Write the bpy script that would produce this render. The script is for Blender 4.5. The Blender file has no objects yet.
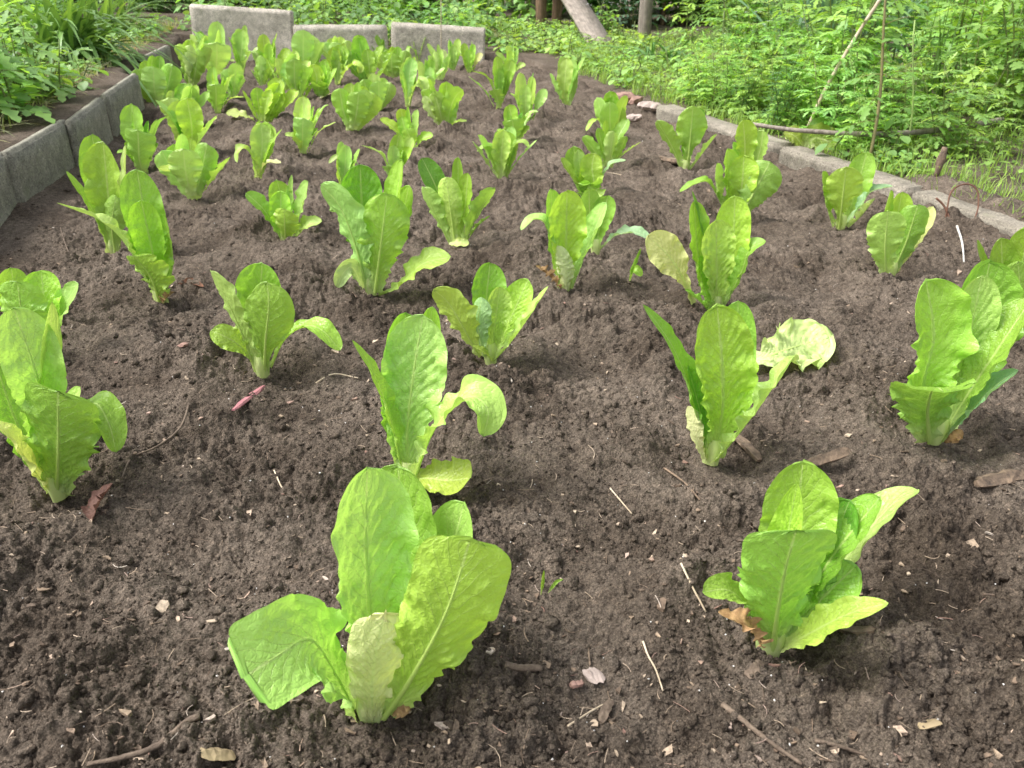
import bpy, math, random
import numpy as np

random.seed(7)
RNG = np.random.default_rng(7)
scene = bpy.context.scene
COL = scene.collection

# ------------------------------------------------------------------ camera
CAM_H, PITCH, FPX = 0.50, math.radians(28.1), 803.7
_F = np.array([0.0, math.cos(PITCH), -math.sin(PITCH)])
_U = np.array([0.0, math.sin(PITCH), math.cos(PITCH)])


def ray(x, y):
    return _F * FPX + np.array([1.0, 0, 0]) * (x - 512) - _U * (y - 384)


def ground(x, y, z=0.0):
    """point of the plane of height z seen at (x, y) in the photograph"""
    d = ray(x, y)
    k = (z - CAM_H) / d[2]
    return np.array([0, 0, CAM_H]) + d * k


def upright(x, y, dist):
    """point of the vertical plane at that distance in front of the camera"""
    d = ray(x, y)
    return np.array([0, 0, CAM_H]) + d * (dist / d[1])


def depth_of(p):
    return float(np.dot(np.asarray(p) - np.array([0, 0, CAM_H]), _F))


# ------------------------------------------------------------------ linking
def tag(o, label=None, cat=None, group=None, kind=None):
    if label: o['label'] = label
    if cat: o['category'] = cat
    if group: o['group'] = group
    if kind: o['kind'] = kind
    return o


def empty(name, loc, rz=0.0, scale=1.0):
    o = bpy.data.objects.new(name, None)
    o.empty_display_size = 0.02
    COL.objects.link(o)
    o.location = loc
    o.rotation_euler = (0, 0, rz)
    o.scale = (scale,) * 3
    return o


def mesh_np(name, V, F, mat, parent=None, smooth=True, uv=None, loc=None, color=None, uv2=None, mats=None, mat_index=None):
    """V (n,3), F list of equal-size index arrays (quads and/or tris)"""
    me = bpy.data.meshes.new(name)
    V = np.ascontiguousarray(V, dtype=np.float32)
    Fs = F if isinstance(F, list) else [F]
    Fs = [np.asarray(f, dtype=np.int32) for f in Fs if len(f)]
    nl = sum(f.size for f in Fs)
    npoly = sum(len(f) for f in Fs)
    me.vertices.add(len(V)); me.vertices.foreach_set('co', V.ravel())
    me.loops.add(nl)
    li = np.concatenate([f.ravel() for f in Fs])
    me.loops.foreach_set('vertex_index', li)
    me.polygons.add(npoly)
    tot = np.concatenate([np.full(len(f), f.shape[1], np.int32) for f in Fs])
    st = np.concatenate([[0], np.cumsum(tot)[:-1]]).astype(np.int32)
    me.polygons.foreach_set('loop_start', st)
    me.polygons.foreach_set('loop_total', tot)
    me.polygons.foreach_set('use_smooth', np.full(npoly, smooth, bool))
    if mat_index is not None:
        me.polygons.foreach_set('material_index', np.asarray(mat_index, np.int32))
    if uv is not None:
        l = me.uv_layers.new(name='UVMap'); l.data.foreach_set('uv', np.asarray(uv, np.float32)[li].ravel())
    if uv2 is not None:
        l = me.uv_layers.new(name='Metres'); l.data.foreach_set('uv', np.asarray(uv2, np.float32)[li].ravel())
    me.update(calc_edges=True)
    me.validate()
    for m in (mats or [mat]): me.materials.append(m)
    o = bpy.data.objects.new(name, me)
    COL.objects.link(o)
    if parent is not None: o.parent = parent
    if loc is not None: o.location = loc
    if color is not None: o.color = (*color[:3], 1)
    return o


class MB:
    """collects vertices and faces of ONE mesh"""
    def __init__(s): s.v = []; s.q = []; s.t = []; s.n = 0
    def add(s, V, Q=(), T=()):
        V = np.asarray(V, float)
        if len(Q): s.q.append(np.asarray(Q, int) + s.n)
        if len(T): s.t.append(np.asarray(T, int) + s.n)
        s.v.append(V); s.n += len(V)
    def data(s):
        F = []
        if s.q: F.append(np.concatenate(s.q))
        if s.t: F.append(np.concatenate(s.t))
        return np.concatenate(s.v), F
    def build(s, name, mat, parent=None, **k):
        V, F = s.data()
        return mesh_np(name, V, F, mat, parent, **k)


def grid_faces(nu, nv):
    """nu points across, nv rows"""
    i = np.arange((nv - 1) * (nu - 1))
    r, c = i // (nu - 1), i % (nu - 1)
    a = r * nu + c
    return np.stack([a, a + 1, a + nu + 1, a + nu], 1)


def catmull(P, n):
    P = np.asarray(P, float)
    if len(P) == 2: P = np.array([P[0], (P[0] + P[1]) / 2, P[1]])
    Q = np.vstack([2 * P[0] - P[1], P, 2 * P[-1] - P[-2]])
    out = []
    for i in range(1, len(Q) - 2):
        t = np.linspace(0, 1, 24, endpoint=False)[:, None]
        a, b, c, d = Q[i - 1], Q[i], Q[i + 1], Q[i + 2]
        out.append(.5 * (2 * b + (c - a) * t + (2 * a - 5 * b + 4 * c - d) * t ** 2 + (3 * b - a - 3 * c + d) * t ** 3))
    out.append(P[-1][None]); C = np.vstack(out)
    s = np.concatenate([[0], np.cumsum(np.linalg.norm(np.diff(C, axis=0), axis=1))])
    u = np.linspace(0, s[-1], n)
    return np.stack([np.interp(u, s, C[:, k]) for k in range(3)], 1), s[-1]


def frames(C, N0):
    T = np.gradient(C, axis=0); T /= np.linalg.norm(T, axis=1)[:, None] + 1e-12
    N = np.zeros_like(C); n = np.asarray(N0, float)
    for i in range(len(C)):
        n = n - n.dot(T[i]) * T[i]
        l = np.linalg.norm(n)
        n = n / l if l > 1e-6 else np.array([0, -1.0, 0])
        N[i] = n
    return T, N, np.cross(T, N)


def tube(mb, pts, radii, sides=6, caps=True, rough=0.0):
    C = np.asarray(pts, float); n = len(C)
    R = np.broadcast_to(np.asarray(radii, float), (n,))
    T, N, S = frames(C, (0.31, -0.9, 0.2))
    a = np.linspace(0, 2 * math.pi, sides, endpoint=False)
    rr = R[:, None] * (1 + rough * RNG.uniform(-1, 1, (n, sides)))
    V = C[:, None] + rr[..., None] * (np.cos(a)[None, :, None] * N[:, None] + np.sin(a)[None, :, None] * S[:, None])
    V = V.reshape(-1, 3)
    Q = []
    for i in range(n - 1):
        for j in range(sides):
            k = (j + 1) % sides
            Q.append((i * sides + j, i * sides + k, (i + 1) * sides + k, (i + 1) * sides + j))
    Tt = []
    if caps:
        V = np.vstack([V, C[0], C[-1]]); b = n * sides
        for j in range(sides):
            k = (j + 1) % sides
            Tt.append((b, k, j)); Tt.append((b + 1, (n - 1) * sides + j, (n - 1) * sides + k))
    mb.add(V, Q, Tt)


# ------------------------------------------------------------------ noise
def _h(ix, iy, seed):
    ix = ix.astype(np.int64); iy = iy.astype(np.int64)
    n = (ix * 374761393 + iy * 668265263 + seed * 974711) & 0xFFFFFFFF
    n = ((n ^ (n >> 13)) * 1274126177) & 0xFFFFFFFF
    n = ((n ^ (n >> 15)) * 2246822519) & 0xFFFFFFFF
    return ((n ^ (n >> 16)) & 0xFFFF) / 65535.0


def perlin(x, y, seed=0):
    x0 = np.floor(x); y0 = np.floor(y); fx = x - x0; fy = y - y0
    u = fx * fx * fx * (fx * (fx * 6 - 15) + 10); v = fy * fy * fy * (fy * (fy * 6 - 15) + 10)
    def g(ax, ay):
        a = _h(x0 + ax, y0 + ay, seed) * 2 * math.pi
        return np.cos(a) * (fx - ax) + np.sin(a) * (fy - ay)
    a = g(0, 0) * (1 - u) + g(1, 0) * u
    b = g(0, 1) * (1 - u) + g(1, 1) * u
    return (a * (1 - v) + b * v) * 1.5


def clods(x, y, seed=0, keep=1.0):
    """rounded lumps of random size, 0..1"""
    x0 = np.floor(x); y0 = np.floor(y); out = np.zeros_like(x)
    for dx in (-1, 0, 1):
        for dy in (-1, 0, 1):
            cx, cy = x0 + dx, y0 + dy
            px = cx + _h(cx, cy, seed); py = cy + _h(cx, cy, seed + 1)
            r = (.35 + .55 * _h(cx, cy, seed + 2)) * (_h(cx, cy, seed + 3) < keep)
            ex = .75 + .5 * _h(cx, cy, seed + 4)
            d2 = ((x - px) * ex) ** 2 + ((y - py) / ex) ** 2
            out = np.maximum(out, np.sqrt(np.maximum(r * r - d2, 0)))
    return out


# ------------------------------------------------------------------ node helpers
def new_mat(name):
    m = bpy.data.materials.new(name); m.use_nodes = True
    nt = m.node_tree; nt.nodes.clear()
    out = nt.nodes.new('ShaderNodeOutputMaterial')
    return m, nt, out


def N(nt, t, **k):
    n = nt.nodes.new(t)
    ins = k.pop('i', {})
    for a, b in k.items(): setattr(n, a, b)
    for a, b in ins.items():
        s = n.inputs[a]
        if isinstance(b, bpy.types.NodeSocket): nt.links.new(b, s)
        else: s.default_value = b
    return n


def M(nt, op, a, b=None, c=None, clamp=False):
    n = nt.nodes.new('ShaderNodeMath'); n.operation = op; n.use_clamp = clamp
    for i, v in enumerate((a, b, c)):
        if v is None: continue
        if isinstance(v, bpy.types.NodeSocket): nt.links.new(v, n.inputs[i])
        else: n.inputs[i].default_value = v
    return n.outputs[0]


def mix(nt, fac, a, b, mode='MIX'):
    n = nt.nodes.new('ShaderNodeMix'); n.data_type = 'RGBA'; n.blend_type = mode
    for s, v in ((0, fac), (6, a), (7, b)):
        if isinstance(v, bpy.types.NodeSocket): nt.links.new(v, n.inputs[s])
        elif s == 0: n.inputs[0].default_value = v
        else: n.inputs[s].default_value = (*v[:3], 1)
    return n.outputs[2]


def ramp(nt, fac, stops):
    n = nt.nodes.new('ShaderNodeValToRGB'); nt.links.new(fac, n.inputs[0])
    e = n.color_ramp.elements
    while len(e) < len(stops): e.new(0.5)
    for k, (p, c) in enumerate(stops):
        e[k].position = p
        e[k].color = (*c[:3], 1) if hasattr(c, '__len__') else (c, c, c, 1)
    return n.outputs[0]


def noise(nt, scale, detail=4, rough=.55, vec=None, out=0):
    n = N(nt, 'ShaderNodeTexNoise', i={'Scale': scale, 'Detail': detail, 'Roughness': rough})
    if vec is not None: nt.links.new(vec, n.inputs['Vector'])
    return n.outputs[out]


# ------------------------------------------------------------------ materials
def mat_lettuce():
    m, nt, out = new_mat('lettuce leaf')
    uv = N(nt, 'ShaderNodeUVMap', uv_map='UVMap').outputs[0]
    uvm = N(nt, 'ShaderNodeUVMap', uv_map='Metres').outputs[0]
    sep = N(nt, 'ShaderNodeSeparateXYZ', i={0: uv})
    u = M(nt, 'ABSOLUTE', M(nt, 'MULTIPLY_ADD', sep.outputs[0], 2.0, -1.0)); v = sep.outputs[1]
    obj = N(nt, 'ShaderNodeObjectInfo')
    wob = noise(nt, 60, 2, .5, uvm)
    # lateral veins sweep up and out from the midrib
    s = M(nt, 'ADD', M(nt, 'SUBTRACT', M(nt, 'MULTIPLY', v, 14.0), M(nt, 'MULTIPLY', M(nt, 'POWER', u, .8), 3.4)), M(nt, 'MULTIPLY', wob, 1.0))
    tri = M(nt, 'ABSOLUTE', M(nt, 'SUBTRACT', M(nt, 'FRACT', s), .5))          # .5 on the vein
    vein = M(nt, 'SMOOTH_MAX', 0.0, M(nt, 'MULTIPLY', M(nt, 'SUBTRACT', tri, .44), 16.0), .05)
    vein = M(nt, 'MULTIPLY', M(nt, 'MINIMUM', vein, 1.0), M(nt, 'SUBTRACT', 1.0, u, clamp=True))
    vor = N(nt, 'ShaderNodeTexVoronoi', feature='DISTANCE_TO_EDGE', i={'Scale': 190.0, 'Vector': uvm})
    net = M(nt, 'SUBTRACT', 1.0, M(nt, 'MULTIPLY', vor.outputs['Distance'], 7.0, clamp=True), clamp=True)
    ribw = M(nt, 'MULTIPLY_ADD', v, -.10, .135)
    rib = M(nt, 'SUBTRACT', 1.0, M(nt, 'DIVIDE', u, ribw), clamp=True)
    rib = M(nt, 'POWER', rib, .6)
    # body colour
    big = noise(nt, 22, 3, .6, uvm)
    c = mix(nt, 1.0, obj.outputs['Color'], ramp(nt, big, [(.3, .86), (.7, 1.13)]), 'MULTIPLY')
    pale = mix(nt, .55, obj.outputs['Color'], (.80, .90, .42))
    c = mix(nt, M(nt, 'MULTIPLY', vein, .6), c, pale)
    c = mix(nt, M(nt, 'MULTIPLY', net, .10), c, pale)
    c = mix(nt, M(nt, 'MULTIPLY', rib, .9), c, pale)
    basefade = M(nt, 'MULTIPLY', M(nt, 'SUBTRACT', 1.0, M(nt, 'MULTIPLY', v, 3.2), clamp=True), .85)
    c = mix(nt, basefade, c, mix(nt, .7, obj.outputs['Color'], (.82, .88, .50)))
    back = N(nt, 'ShaderNodeNewGeometry').outputs['Backfacing']
    c = mix(nt, M(nt, 'MULTIPLY', back, .16), c, (.42, .6, .2))
    # little soil splashes
    sp = noise(nt, 420, 2, .5, uvm)
    spm = M(nt, 'MULTIPLY', ramp(nt, sp, [(.68, 0), (.73, 1)]), M(nt, 'SUBTRACT', 1.0, M(nt, 'MULTIPLY', v, 1.7), clamp=True))
    c = mix(nt, M(nt, 'MULTIPLY', spm, .75), c, (.07, .05, .04))
    # relief
    quilt = noise(nt, 130, 3, .6, uvm)
    hgt = M(nt, 'ADD', M(nt, 'MULTIPLY', vein, -.28), M(nt, 'ADD', M(nt, 'MULTIPLY', net, -.10), M(nt, 'MULTIPLY', quilt, .9)))
    b = N(nt, 'ShaderNodeBump', i={'Strength': .8, 'Distance': .0026, 'Height': hgt})
    pr = N(nt, 'ShaderNodeBsdfPrincipled', i={'Base Color': c, 'Roughness': .33, 'Normal': b.outputs[0], 'Specular IOR Level': .55})
    tc = mix(nt, 1.0, c, (1.12, 1.12, .65), 'MULTIPLY')
    tr = N(nt, 'ShaderNodeBsdfTranslucent', i={'Color': tc, 'Normal': b.outputs[0]})
    mx = N(nt, 'ShaderNodeMixShader', i={0: .35, 1: pr.outputs[0], 2: tr.outputs[0]})
    nt.links.new(mx.outputs[0], out.inputs[0])
    return m


def mat_midrib():
    m, nt, out = new_mat('lettuce midrib')
    obj = N(nt, 'ShaderNodeObjectInfo')
    c = mix(nt, .6, obj.outputs['Color'], (.80, .92, .34))
    pr = N(nt, 'ShaderNodeBsdfPrincipled', i={'Base Color': c, 'Roughness': .38})
    tr = N(nt, 'ShaderNodeBsdfTranslucent', i={'Color': c})
    mx = N(nt, 'ShaderNodeMixShader', i={0: .42, 1: pr.outputs[0], 2: tr.outputs[0]})
    nt.links.new(mx.outputs[0], out.inputs[0])
    return m


def mat_dead():
    m, nt, out = new_mat('dry leaf')
    obj = N(nt, 'ShaderNodeObjectInfo')
    n = noise(nt, 90, 5, .65, N(nt, 'ShaderNodeTexCoord').outputs['Object'])
    c = mix(nt, 1.0, obj.outputs['Color'], ramp(nt, n, [(.3, (.35, .28, .2)), (.55, (1, 1, 1)), (.75, (1.5, 1.5, 1.4))]), 'MULTIPLY')
    b = N(nt, 'ShaderNodeBump', i={'Strength': .7, 'Distance': .001, 'Height': n})
    pr = N(nt, 'ShaderNodeBsdfPrincipled', i={'Base Color': c, 'Roughness': .75, 'Normal': b.outputs[0]})
    tr = N(nt, 'ShaderNodeBsdfTranslucent', i={'Color': c})
    mx = N(nt, 'ShaderNodeMixShader', i={0: .2, 1: pr.outputs[0], 2: tr.outputs[0]})
    nt.links.new(mx.outputs[0], out.inputs[0])
    return m


def mat_weed(name, trans=.4, rough=.5):
    """leaf colour is the object's own colour, a little different on every leaf"""
    m, nt, out = new_mat(name)
    obj = N(nt, 'ShaderNodeObjectInfo')
    geo = N(nt, 'ShaderNodeNewGeometry')
    r = geo.outputs['Random Per Island']
    c = mix(nt, 1.0, obj.outputs['Color'], ramp(nt, r, [(0, (.55, .62, .6)), (.6, (1.0, 1.0, 1.0)), (.93, (1.15, 1.15, .95)), (1, (1.3, 1.2, .85))]), 'MULTIPLY')
    c = mix(nt, M(nt, 'MULTIPLY', geo.outputs['Backfacing'], .25), c, (.25, .4, .16))
    pr = N(nt, 'ShaderNodeBsdfPrincipled', i={'Base Color': c, 'Roughness': rough})
    tr = N(nt, 'ShaderNodeBsdfTranslucent', i={'Color': mix(nt, 1.0, c, (1.3, 1.2, .5), 'MULTIPLY')})
    mx = N(nt, 'ShaderNodeMixShader', i={0: trans, 1: pr.outputs[0], 2: tr.outputs[0]})
    nt.links.new(mx.outputs[0], out.inputs[0])
    return m


def mat_soil(name, fine=True):
    m, nt, out = new_mat(name)
    co = N(nt, 'ShaderNodeTexCoord').outputs['Object']
    a = noise(nt, 6, 6, .65, co); b_ = noise(nt, 130, 6, .7, co); g = noise(nt, 620, 4, .7, co)
    c = ramp(nt, a, [(.34, (.089, .070, .054)), (.66, (.198, .163, .131))])
    c = mix(nt, 1.0, c, ramp(nt, b_, [(.3, (.5, .47, .45)), (.5, (1, 1, 1)), (.7, (1.6, 1.55, 1.5))]), 'MULTIPLY')
    c = mix(nt, 1.0, c, ramp(nt, g, [(.3, (.5, .48, .46)), (.52, (1, 1, 1)), (.72, (1.9, 1.85, 1.8))]), 'MULTIPLY')
    v = N(nt, 'ShaderNodeTexVoronoi', i={'Scale': 330.0, 'Vector': co, 'Randomness': 1.0})
    h = M(nt, 'ADD', M(nt, 'MULTIPLY', g, 1.0), M(nt, 'MULTIPLY', v.outputs['Distance'], -.7))
    b = N(nt, 'ShaderNodeBump', i={'Strength': 1.0, 'Distance': .0034, 'Height': h})
    pr = N(nt, 'ShaderNodeBsdfPrincipled', i={'Base Color': c, 'Roughness': .95, 'Normal': b.outputs[0], 'Specular IOR Level': .08})
    nt.links.new(pr.outputs[0], out.inputs[0])
    return m


def mat_island(name, stops, rough=.8, bump=300):
    m, nt, out = new_mat(name)
    r = N(nt, 'ShaderNodeNewGeometry').outputs['Random Per Island']
    co = N(nt, 'ShaderNodeTexCoord').outputs['Object']
    n = noise(nt, bump, 3, .6, co)
    c = mix(nt, 1.0, ramp(nt, r, stops), ramp(nt, n, [(.3, .6), (.7, 1.35)]), 'MULTIPLY')
    b = N(nt, 'ShaderNodeBump', i={'Strength': .8, 'Distance': .001, 'Height': n})
    pr = N(nt, 'ShaderNodeBsdfPrincipled', i={'Base Color': c, 'Roughness': rough, 'Normal': b.outputs[0]})
    nt.links.new(pr.outputs[0], out.inputs[0])
    return m


def mat_concrete():
    m, nt, out = new_mat('weathered concrete')
    co = N(nt, 'ShaderNodeTexCoord').outputs['Object']
    obj = N(nt, 'ShaderNodeObjectInfo')
    big = noise(nt, 7, 5, .65, co); mid = noise(nt, 45, 5, .7, co); fin = noise(nt, 260, 3, .7, co)
    c = ramp(nt, big, [(.3, (.20, .19, .17)), (.52, (.36, .34, .31)), (.72, (.50, .47, .44))])
    c = mix(nt, 1.0, c, ramp(nt, mid, [(.3, .66), (.6, 1.08)]), 'MULTIPLY')
    c = mix(nt, 1.0, c, ramp(nt, fin, [(.34, .4), (.45, 1.0), (.58, 1.05), (.70, 1.8)]), 'MULTIPLY')
    c = mix(nt, 1.0, c, obj.outputs['Color'], 'MULTIPLY')
    moss = ramp(nt, noise(nt, 16, 5, .7, co), [(.56, 0), (.72, 1)])
    c = mix(nt, M(nt, 'MULTIPLY', moss, .55), c, (.13, .15, .07))
    h = M(nt, 'ADD', M(nt, 'MULTIPLY', mid, 1.0), M(nt, 'MULTIPLY', fin, .5))
    b = N(nt, 'ShaderNodeBump', i={'Strength': .8, 'Distance': .004, 'Height': h})
    pr = N(nt, 'ShaderNodeBsdfPrincipled', i={'Base Color': c, 'Roughness': .9, 'Normal': b.outputs[0], 'Specular IOR Level': .25})
    nt.links.new(pr.outputs[0], out.inputs[0])
    return m


def mat_wood(name, lo, hi, scale=(14, 14, 2)):
    m, nt, out = new_mat(name)
    co = N(nt, 'ShaderNodeTexCoord').outputs['Object']
    mp = N(nt, 'ShaderNodeMapping', i={'Vector': co, 'Scale': scale})
    n = noise(nt, 6, 6, .7, mp.outputs[0])
    k = noise(nt, 25, 4, .6, co)
    c = ramp(nt, n, [(.3, lo), (.7, hi)])
    c = mix(nt, 1.0, c, ramp(nt, k, [(.3, .7), (.7, 1.2)]), 'MULTIPLY')
    b = N(nt, 'ShaderNodeBump', i={'Strength': .7, 'Distance': .004, 'Height': n})
    pr = N(nt, 'ShaderNodeBsdfPrincipled', i={'Base Color': c, 'Roughness': .82, 'Normal': b.outputs[0]})
    nt.links.new(pr.outputs[0], out.inputs[0])
    return m


def mat_plain(name, col, rough=.7):
    m, nt, out = new_mat(name)
    co = N(nt, 'ShaderNodeTexCoord').outputs['Object']
    n = noise(nt, 60, 4, .6, co)
    c = mix(nt, 1.0, col, ramp(nt, n, [(.3, .7), (.7, 1.25)]), 'MULTIPLY')
    b = N(nt, 'ShaderNodeBump', i={'Strength': .4, 'Distance': .001, 'Height': n})
    pr = N(nt, 'ShaderNodeBsdfPrincipled', i={'Base Color': c, 'Roughness': rough, 'Normal': b.outputs[0]})
    nt.links.new(pr.outputs[0], out.inputs[0])
    return m


LEAF = mat_lettuce(); RIB = mat_midrib(); DRY = mat_dead(); SOIL = mat_soil('garden soil')
WEED = mat_weed('weed foliage'); STRAP = mat_weed('strap foliage', .3, .4); GRASS = mat_weed('grass blades', .4, .55)
STEM = mat_weed('green stems', .1, .5)
CONC = mat_concrete()
GREYWOOD = mat_wood('grey weathered wood', (.14, .115, .09), (.36, .31, .26))
BROWNWOOD = mat_wood('brown wood', (.10, .06, .035), (.27, .17, .10))
CANE = mat_wood('dry cane', (.40, .30, .19), (.72, .61, .46), (8, 8, 8))
BARK = mat_wood('rotting bark', (.06, .042, .032), (.30, .21, .14), (20, 20, 20))
TWIG = mat_wood('twig bark', (.09, .06, .042), (.24, .18, .13), (20, 20, 20))
RUST = mat_plain('rusty wire', (.13, .055, .03))
PETAL = mat_plain('pink papery skin', (.42, .17, .19), .5)
BRICK = mat_plain('red brick stone', (.32, .19, .15))
STONE = mat_plain('pale stone', (.40, .32, .28))
TAN = mat_plain('tan chip', (.34, .26, .15))
WHITE = mat_plain('bone white stick', (.62, .59, .54))
# ------------------------------------------------------------------ the bed's edges (world lines)
def line(p, q):
    return lambda y: p[0] + (q[0] - p[0]) * (y - p[1]) / (q[1] - p[1])
L0, L1 = ground(60, 168), ground(172, 66)
R0, R1 = ground(1000, 246), ground(650, 113)
xl, xr = line(L0, L1), line(R0, R1)
BACK_Y = float(ground(330, 62)[1])
LZ, RZ, BZ = .124, .025, .03        # ground outside, left, right, behind

PLANTS = []      # (x, y) of every lettuce, filled by the table; the soil keeps level there


def soil_height(x, y):
    h = .022 * perlin(x / .33, y / .33, 3) + .017 * perlin(x / .12, y / .12, 5) + .013 * (np.abs(perlin(x / .062 + .4 * perlin(x / .05, y / .05, 8), y / .062, 6)) - .3)
    near = np.ones_like(x)
    pit = np.zeros_like(x)
    for k, (px, py, s) in enumerate(PLANTS):
        d2 = (x - px) ** 2 + (y - py) ** 2
        near = np.minimum(near, np.clip((np.sqrt(d2) - .018) / .05, 0, 1))
        a = (k * 2.4) % 6.28
        ox, oy = .036 + .012 * math.cos(a), .012 * math.sin(a)
        pit -= .020 * s * np.exp(-((x - px - ox) ** 2 + (y - py - oy) ** 2) / (2 * .018 ** 2))
        pit += .008 * np.exp(-(np.sqrt(d2) - .085) ** 2 / (2 * .02 ** 2))
    h = h * (.25 + .75 * near) + pit
    rough = .35 + .95 * np.clip(perlin(x / .17, y / .17, 11) * 1.5 + .45, 0, 1)
    step = .6 * (y * y + CAM_H ** 2) / (FPX * CAM_H)
    wx = x + .006 * perlin(x / .02, y / .02, 21); wy = y + .006 * perlin(x / .02, y / .02, 22)
    wx += .0025 * perlin(x / .006, y / .006, 23); wy += .0025 * perlin(x / .006, y / .006, 24)
    h += rough * (.017 * (clods(wx / .052, wy / .052, 31, .4) - .15) * near + .0062 * clods(wx / .021, wy / .021, 41, .55)
                  + .0046 * clods(wx / .0098, wy / .0098, 51, .7) + .0032 * clods(wx / .0048, wy / .0048, 61, .8))
    for s, a, sd in ((.034, .0080, 70), (.017, .0058, 71), (.0085, .0042, 72), (.0043, .0032, 73), (.0023, .0018, 74)):
        h += np.clip((s / step - 1.2) / 1.6, 0, 1) * (.45 + .55 * rough) * a * (np.abs(perlin(wx / s, wy / s, sd)) - .3)
    h *= np.clip((x - xl(y) - .06) / .10, .12, 1)
    # the soil banks up against the left slabs and the right kerb
    h += .05 * np.exp(-np.clip(x - xl(y), 0, None) / .07) * np.clip((y - 1.55) / .25, 0, 1)
    h += .020 * np.exp(-np.clip(xr(y) - .03 - x, 0, None) / .05)
    return h - .010


def build_soil():
    ys = [.20]
    while ys[-1] < BACK_Y + .03:
        d = ys[-1]; ys.append(d + (.82 if d < .9 else .5) * (d * d + CAM_H ** 2) / (FPX * CAM_H))
    ys = np.array(ys); nu = 1120
    dep = ys * math.cos(PITCH) + CAM_H * math.sin(PITCH)
    hw = .70 * dep + .22
    x0 = np.maximum(-hw, xl(ys) - .03); x1 = np.minimum(hw, xr(ys) + .03)
    u = np.linspace(0, 1, nu)[None]
    X = x0[:, None] + (x1 - x0)[:, None] * u
    Y = np.broadcast_to(ys[:, None], X.shape)
    Z = soil_height(X, Y)
    V = np.stack([X, Y, Z], -1).reshape(-1, 3)
    o = mesh_np('bed_soil', V, grid_faces(nu, len(ys)), SOIL)
    tag(o, kind='structure')


def build_ground():
    ys = np.concatenate([[-40, -12, -4, -1], np.arange(0, 8.0, .05), [8.5, 9.5, 11, 14, 20, 35, 80]])
    rows = []
    for y in ys:
        a, b = float(xl(np.clip(y, .3, BACK_Y))), float(xr(np.clip(y, .3, BACK_Y)))
        if y <= BACK_Y + .02:
            a += float(np.interp(y, [1.49, 1.75, 1.751, 2.14, 2.141, 3.05, 3.06, 3.53, 4.06], [.009, .022, .032, .056, .076, .080, .03, .021, .058]))
            xs = np.concatenate([[-80, -20, -8], np.linspace(a - 2.2, a - .03, 45), [a - .013], np.linspace(a - .006, b - .02, 8), [b + .012], np.linspace(b + .03, b + 2.6, 52), [8, 20, 80]])
            z = np.concatenate([np.full(48, LZ), [LZ - .012, ], np.full(8, -.12), [RZ], np.full(52, RZ), np.full(3, RZ)])
        else:
            xs = np.concatenate([[-80, -20, -8], np.linspace(a - 2.2, a - .035, 45), [a - .02], np.linspace(a + .03, b - .02, 8), [b + .012], np.linspace(b + .03, b + 2.6, 52), [8, 20, 80]])
            f = np.clip((xs - a) / (b - a + .2), 0, 1)
            z = LZ * (1 - f) + RZ * f
        zz = z + np.where(z > -.05, .012 * perlin(xs / .3, np.full_like(xs, y / .3), 81) + .006 * perlin(xs / .08, np.full_like(xs, y / .08), 83), 0)
        zz[-55:] = np.minimum(zz[-55:], .034)
        rows.append(np.stack([xs, np.full_like(xs, y), zz], 1))
    V = np.concatenate(rows)
    o = mesh_np('ground', V, grid_faces(len(rows[0]), len(ys)), SOIL)
    tag(o, kind='structure')


def build_crumbs():
    """loose crumbs of soil, far too many to count"""
    import bmesh
    def ico(s):
        bm = bmesh.new(); bmesh.ops.create_icosphere(bm, subdivisions=s, radius=1)
        V = np.array([v.co[:] for v in bm.verts]); F = np.array([[v.index for v in f.verts] for f in bm.faces]); bm.free()
        return V, F
    for (sub, cnt, lo, hi) in ((2, 5200, .0014, .0060), (1, 60000, .0006, .0026)):
        B, T = ico(sub)
        # spread by ground area, more of them close up
        d = .28 * (4.4 / .28) ** (RNG.random(cnt * 2) ** 1.25)
        hw = .72 * (d * .88 + .24) + .15
        x = RNG.uniform(-1, 1, cnt * 2) * hw
        ok = (x > xl(d) + .01) & (x < xr(d) - .01) & (d < BACK_Y - .02) & (perlin(x / .12, d / .12, 91) + RNG.normal(0, .35, cnt * 2) > -.15)
        x, d = x[ok][:cnt], d[ok][:cnt]; n = len(x)
        r = lo * (hi / lo) ** (RNG.random(n) ** 3.0)
        z = soil_height(x, d) + r * .25
        sc = r[:, None] * RNG.uniform(.65, 1.25, (n, 3))
        jit = 1 + np.clip(RNG.normal(0, .26 if sub == 1 else .2, (n, len(B), 1)), -.55, .6)
        P = B[None] * jit * sc[:, None]
        a = RNG.uniform(0, 6.28, n); ca, sa = np.cos(a)[:, None], np.sin(a)[:, None]
        Q = np.stack([P[..., 0] * ca - P[..., 1] * sa, P[..., 0] * sa + P[..., 1] * ca, P[..., 2]], -1)
        Q += np.stack([x, d, z], 1)[:, None]
        F = (T[None] + (np.arange(n) * len(B))[:, None, None]).reshape(-1, 3)
        o = mesh_np('soil_crumbs', Q.reshape(-1, 3), F, SOIL, smooth=(sub == 2))
        tag(o, 'loose dark crumbs of soil strewn over the lettuce bed', 'soil', kind='stuff')


LITTER = mat_island('straw bits and flecks', [(0, (.07, .05, .035)), (.4, (.16, .11, .075)), (.6, (.30, .22, .15)), (.82, (.48, .38, .28)), (.93, (.24, .13, .10)), (1, (.55, .48, .40))])
PERL = mat_island('pale mineral grains', [(0, (.5, .47, .43)), (1, (.85, .83, .8))], .6)


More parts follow.
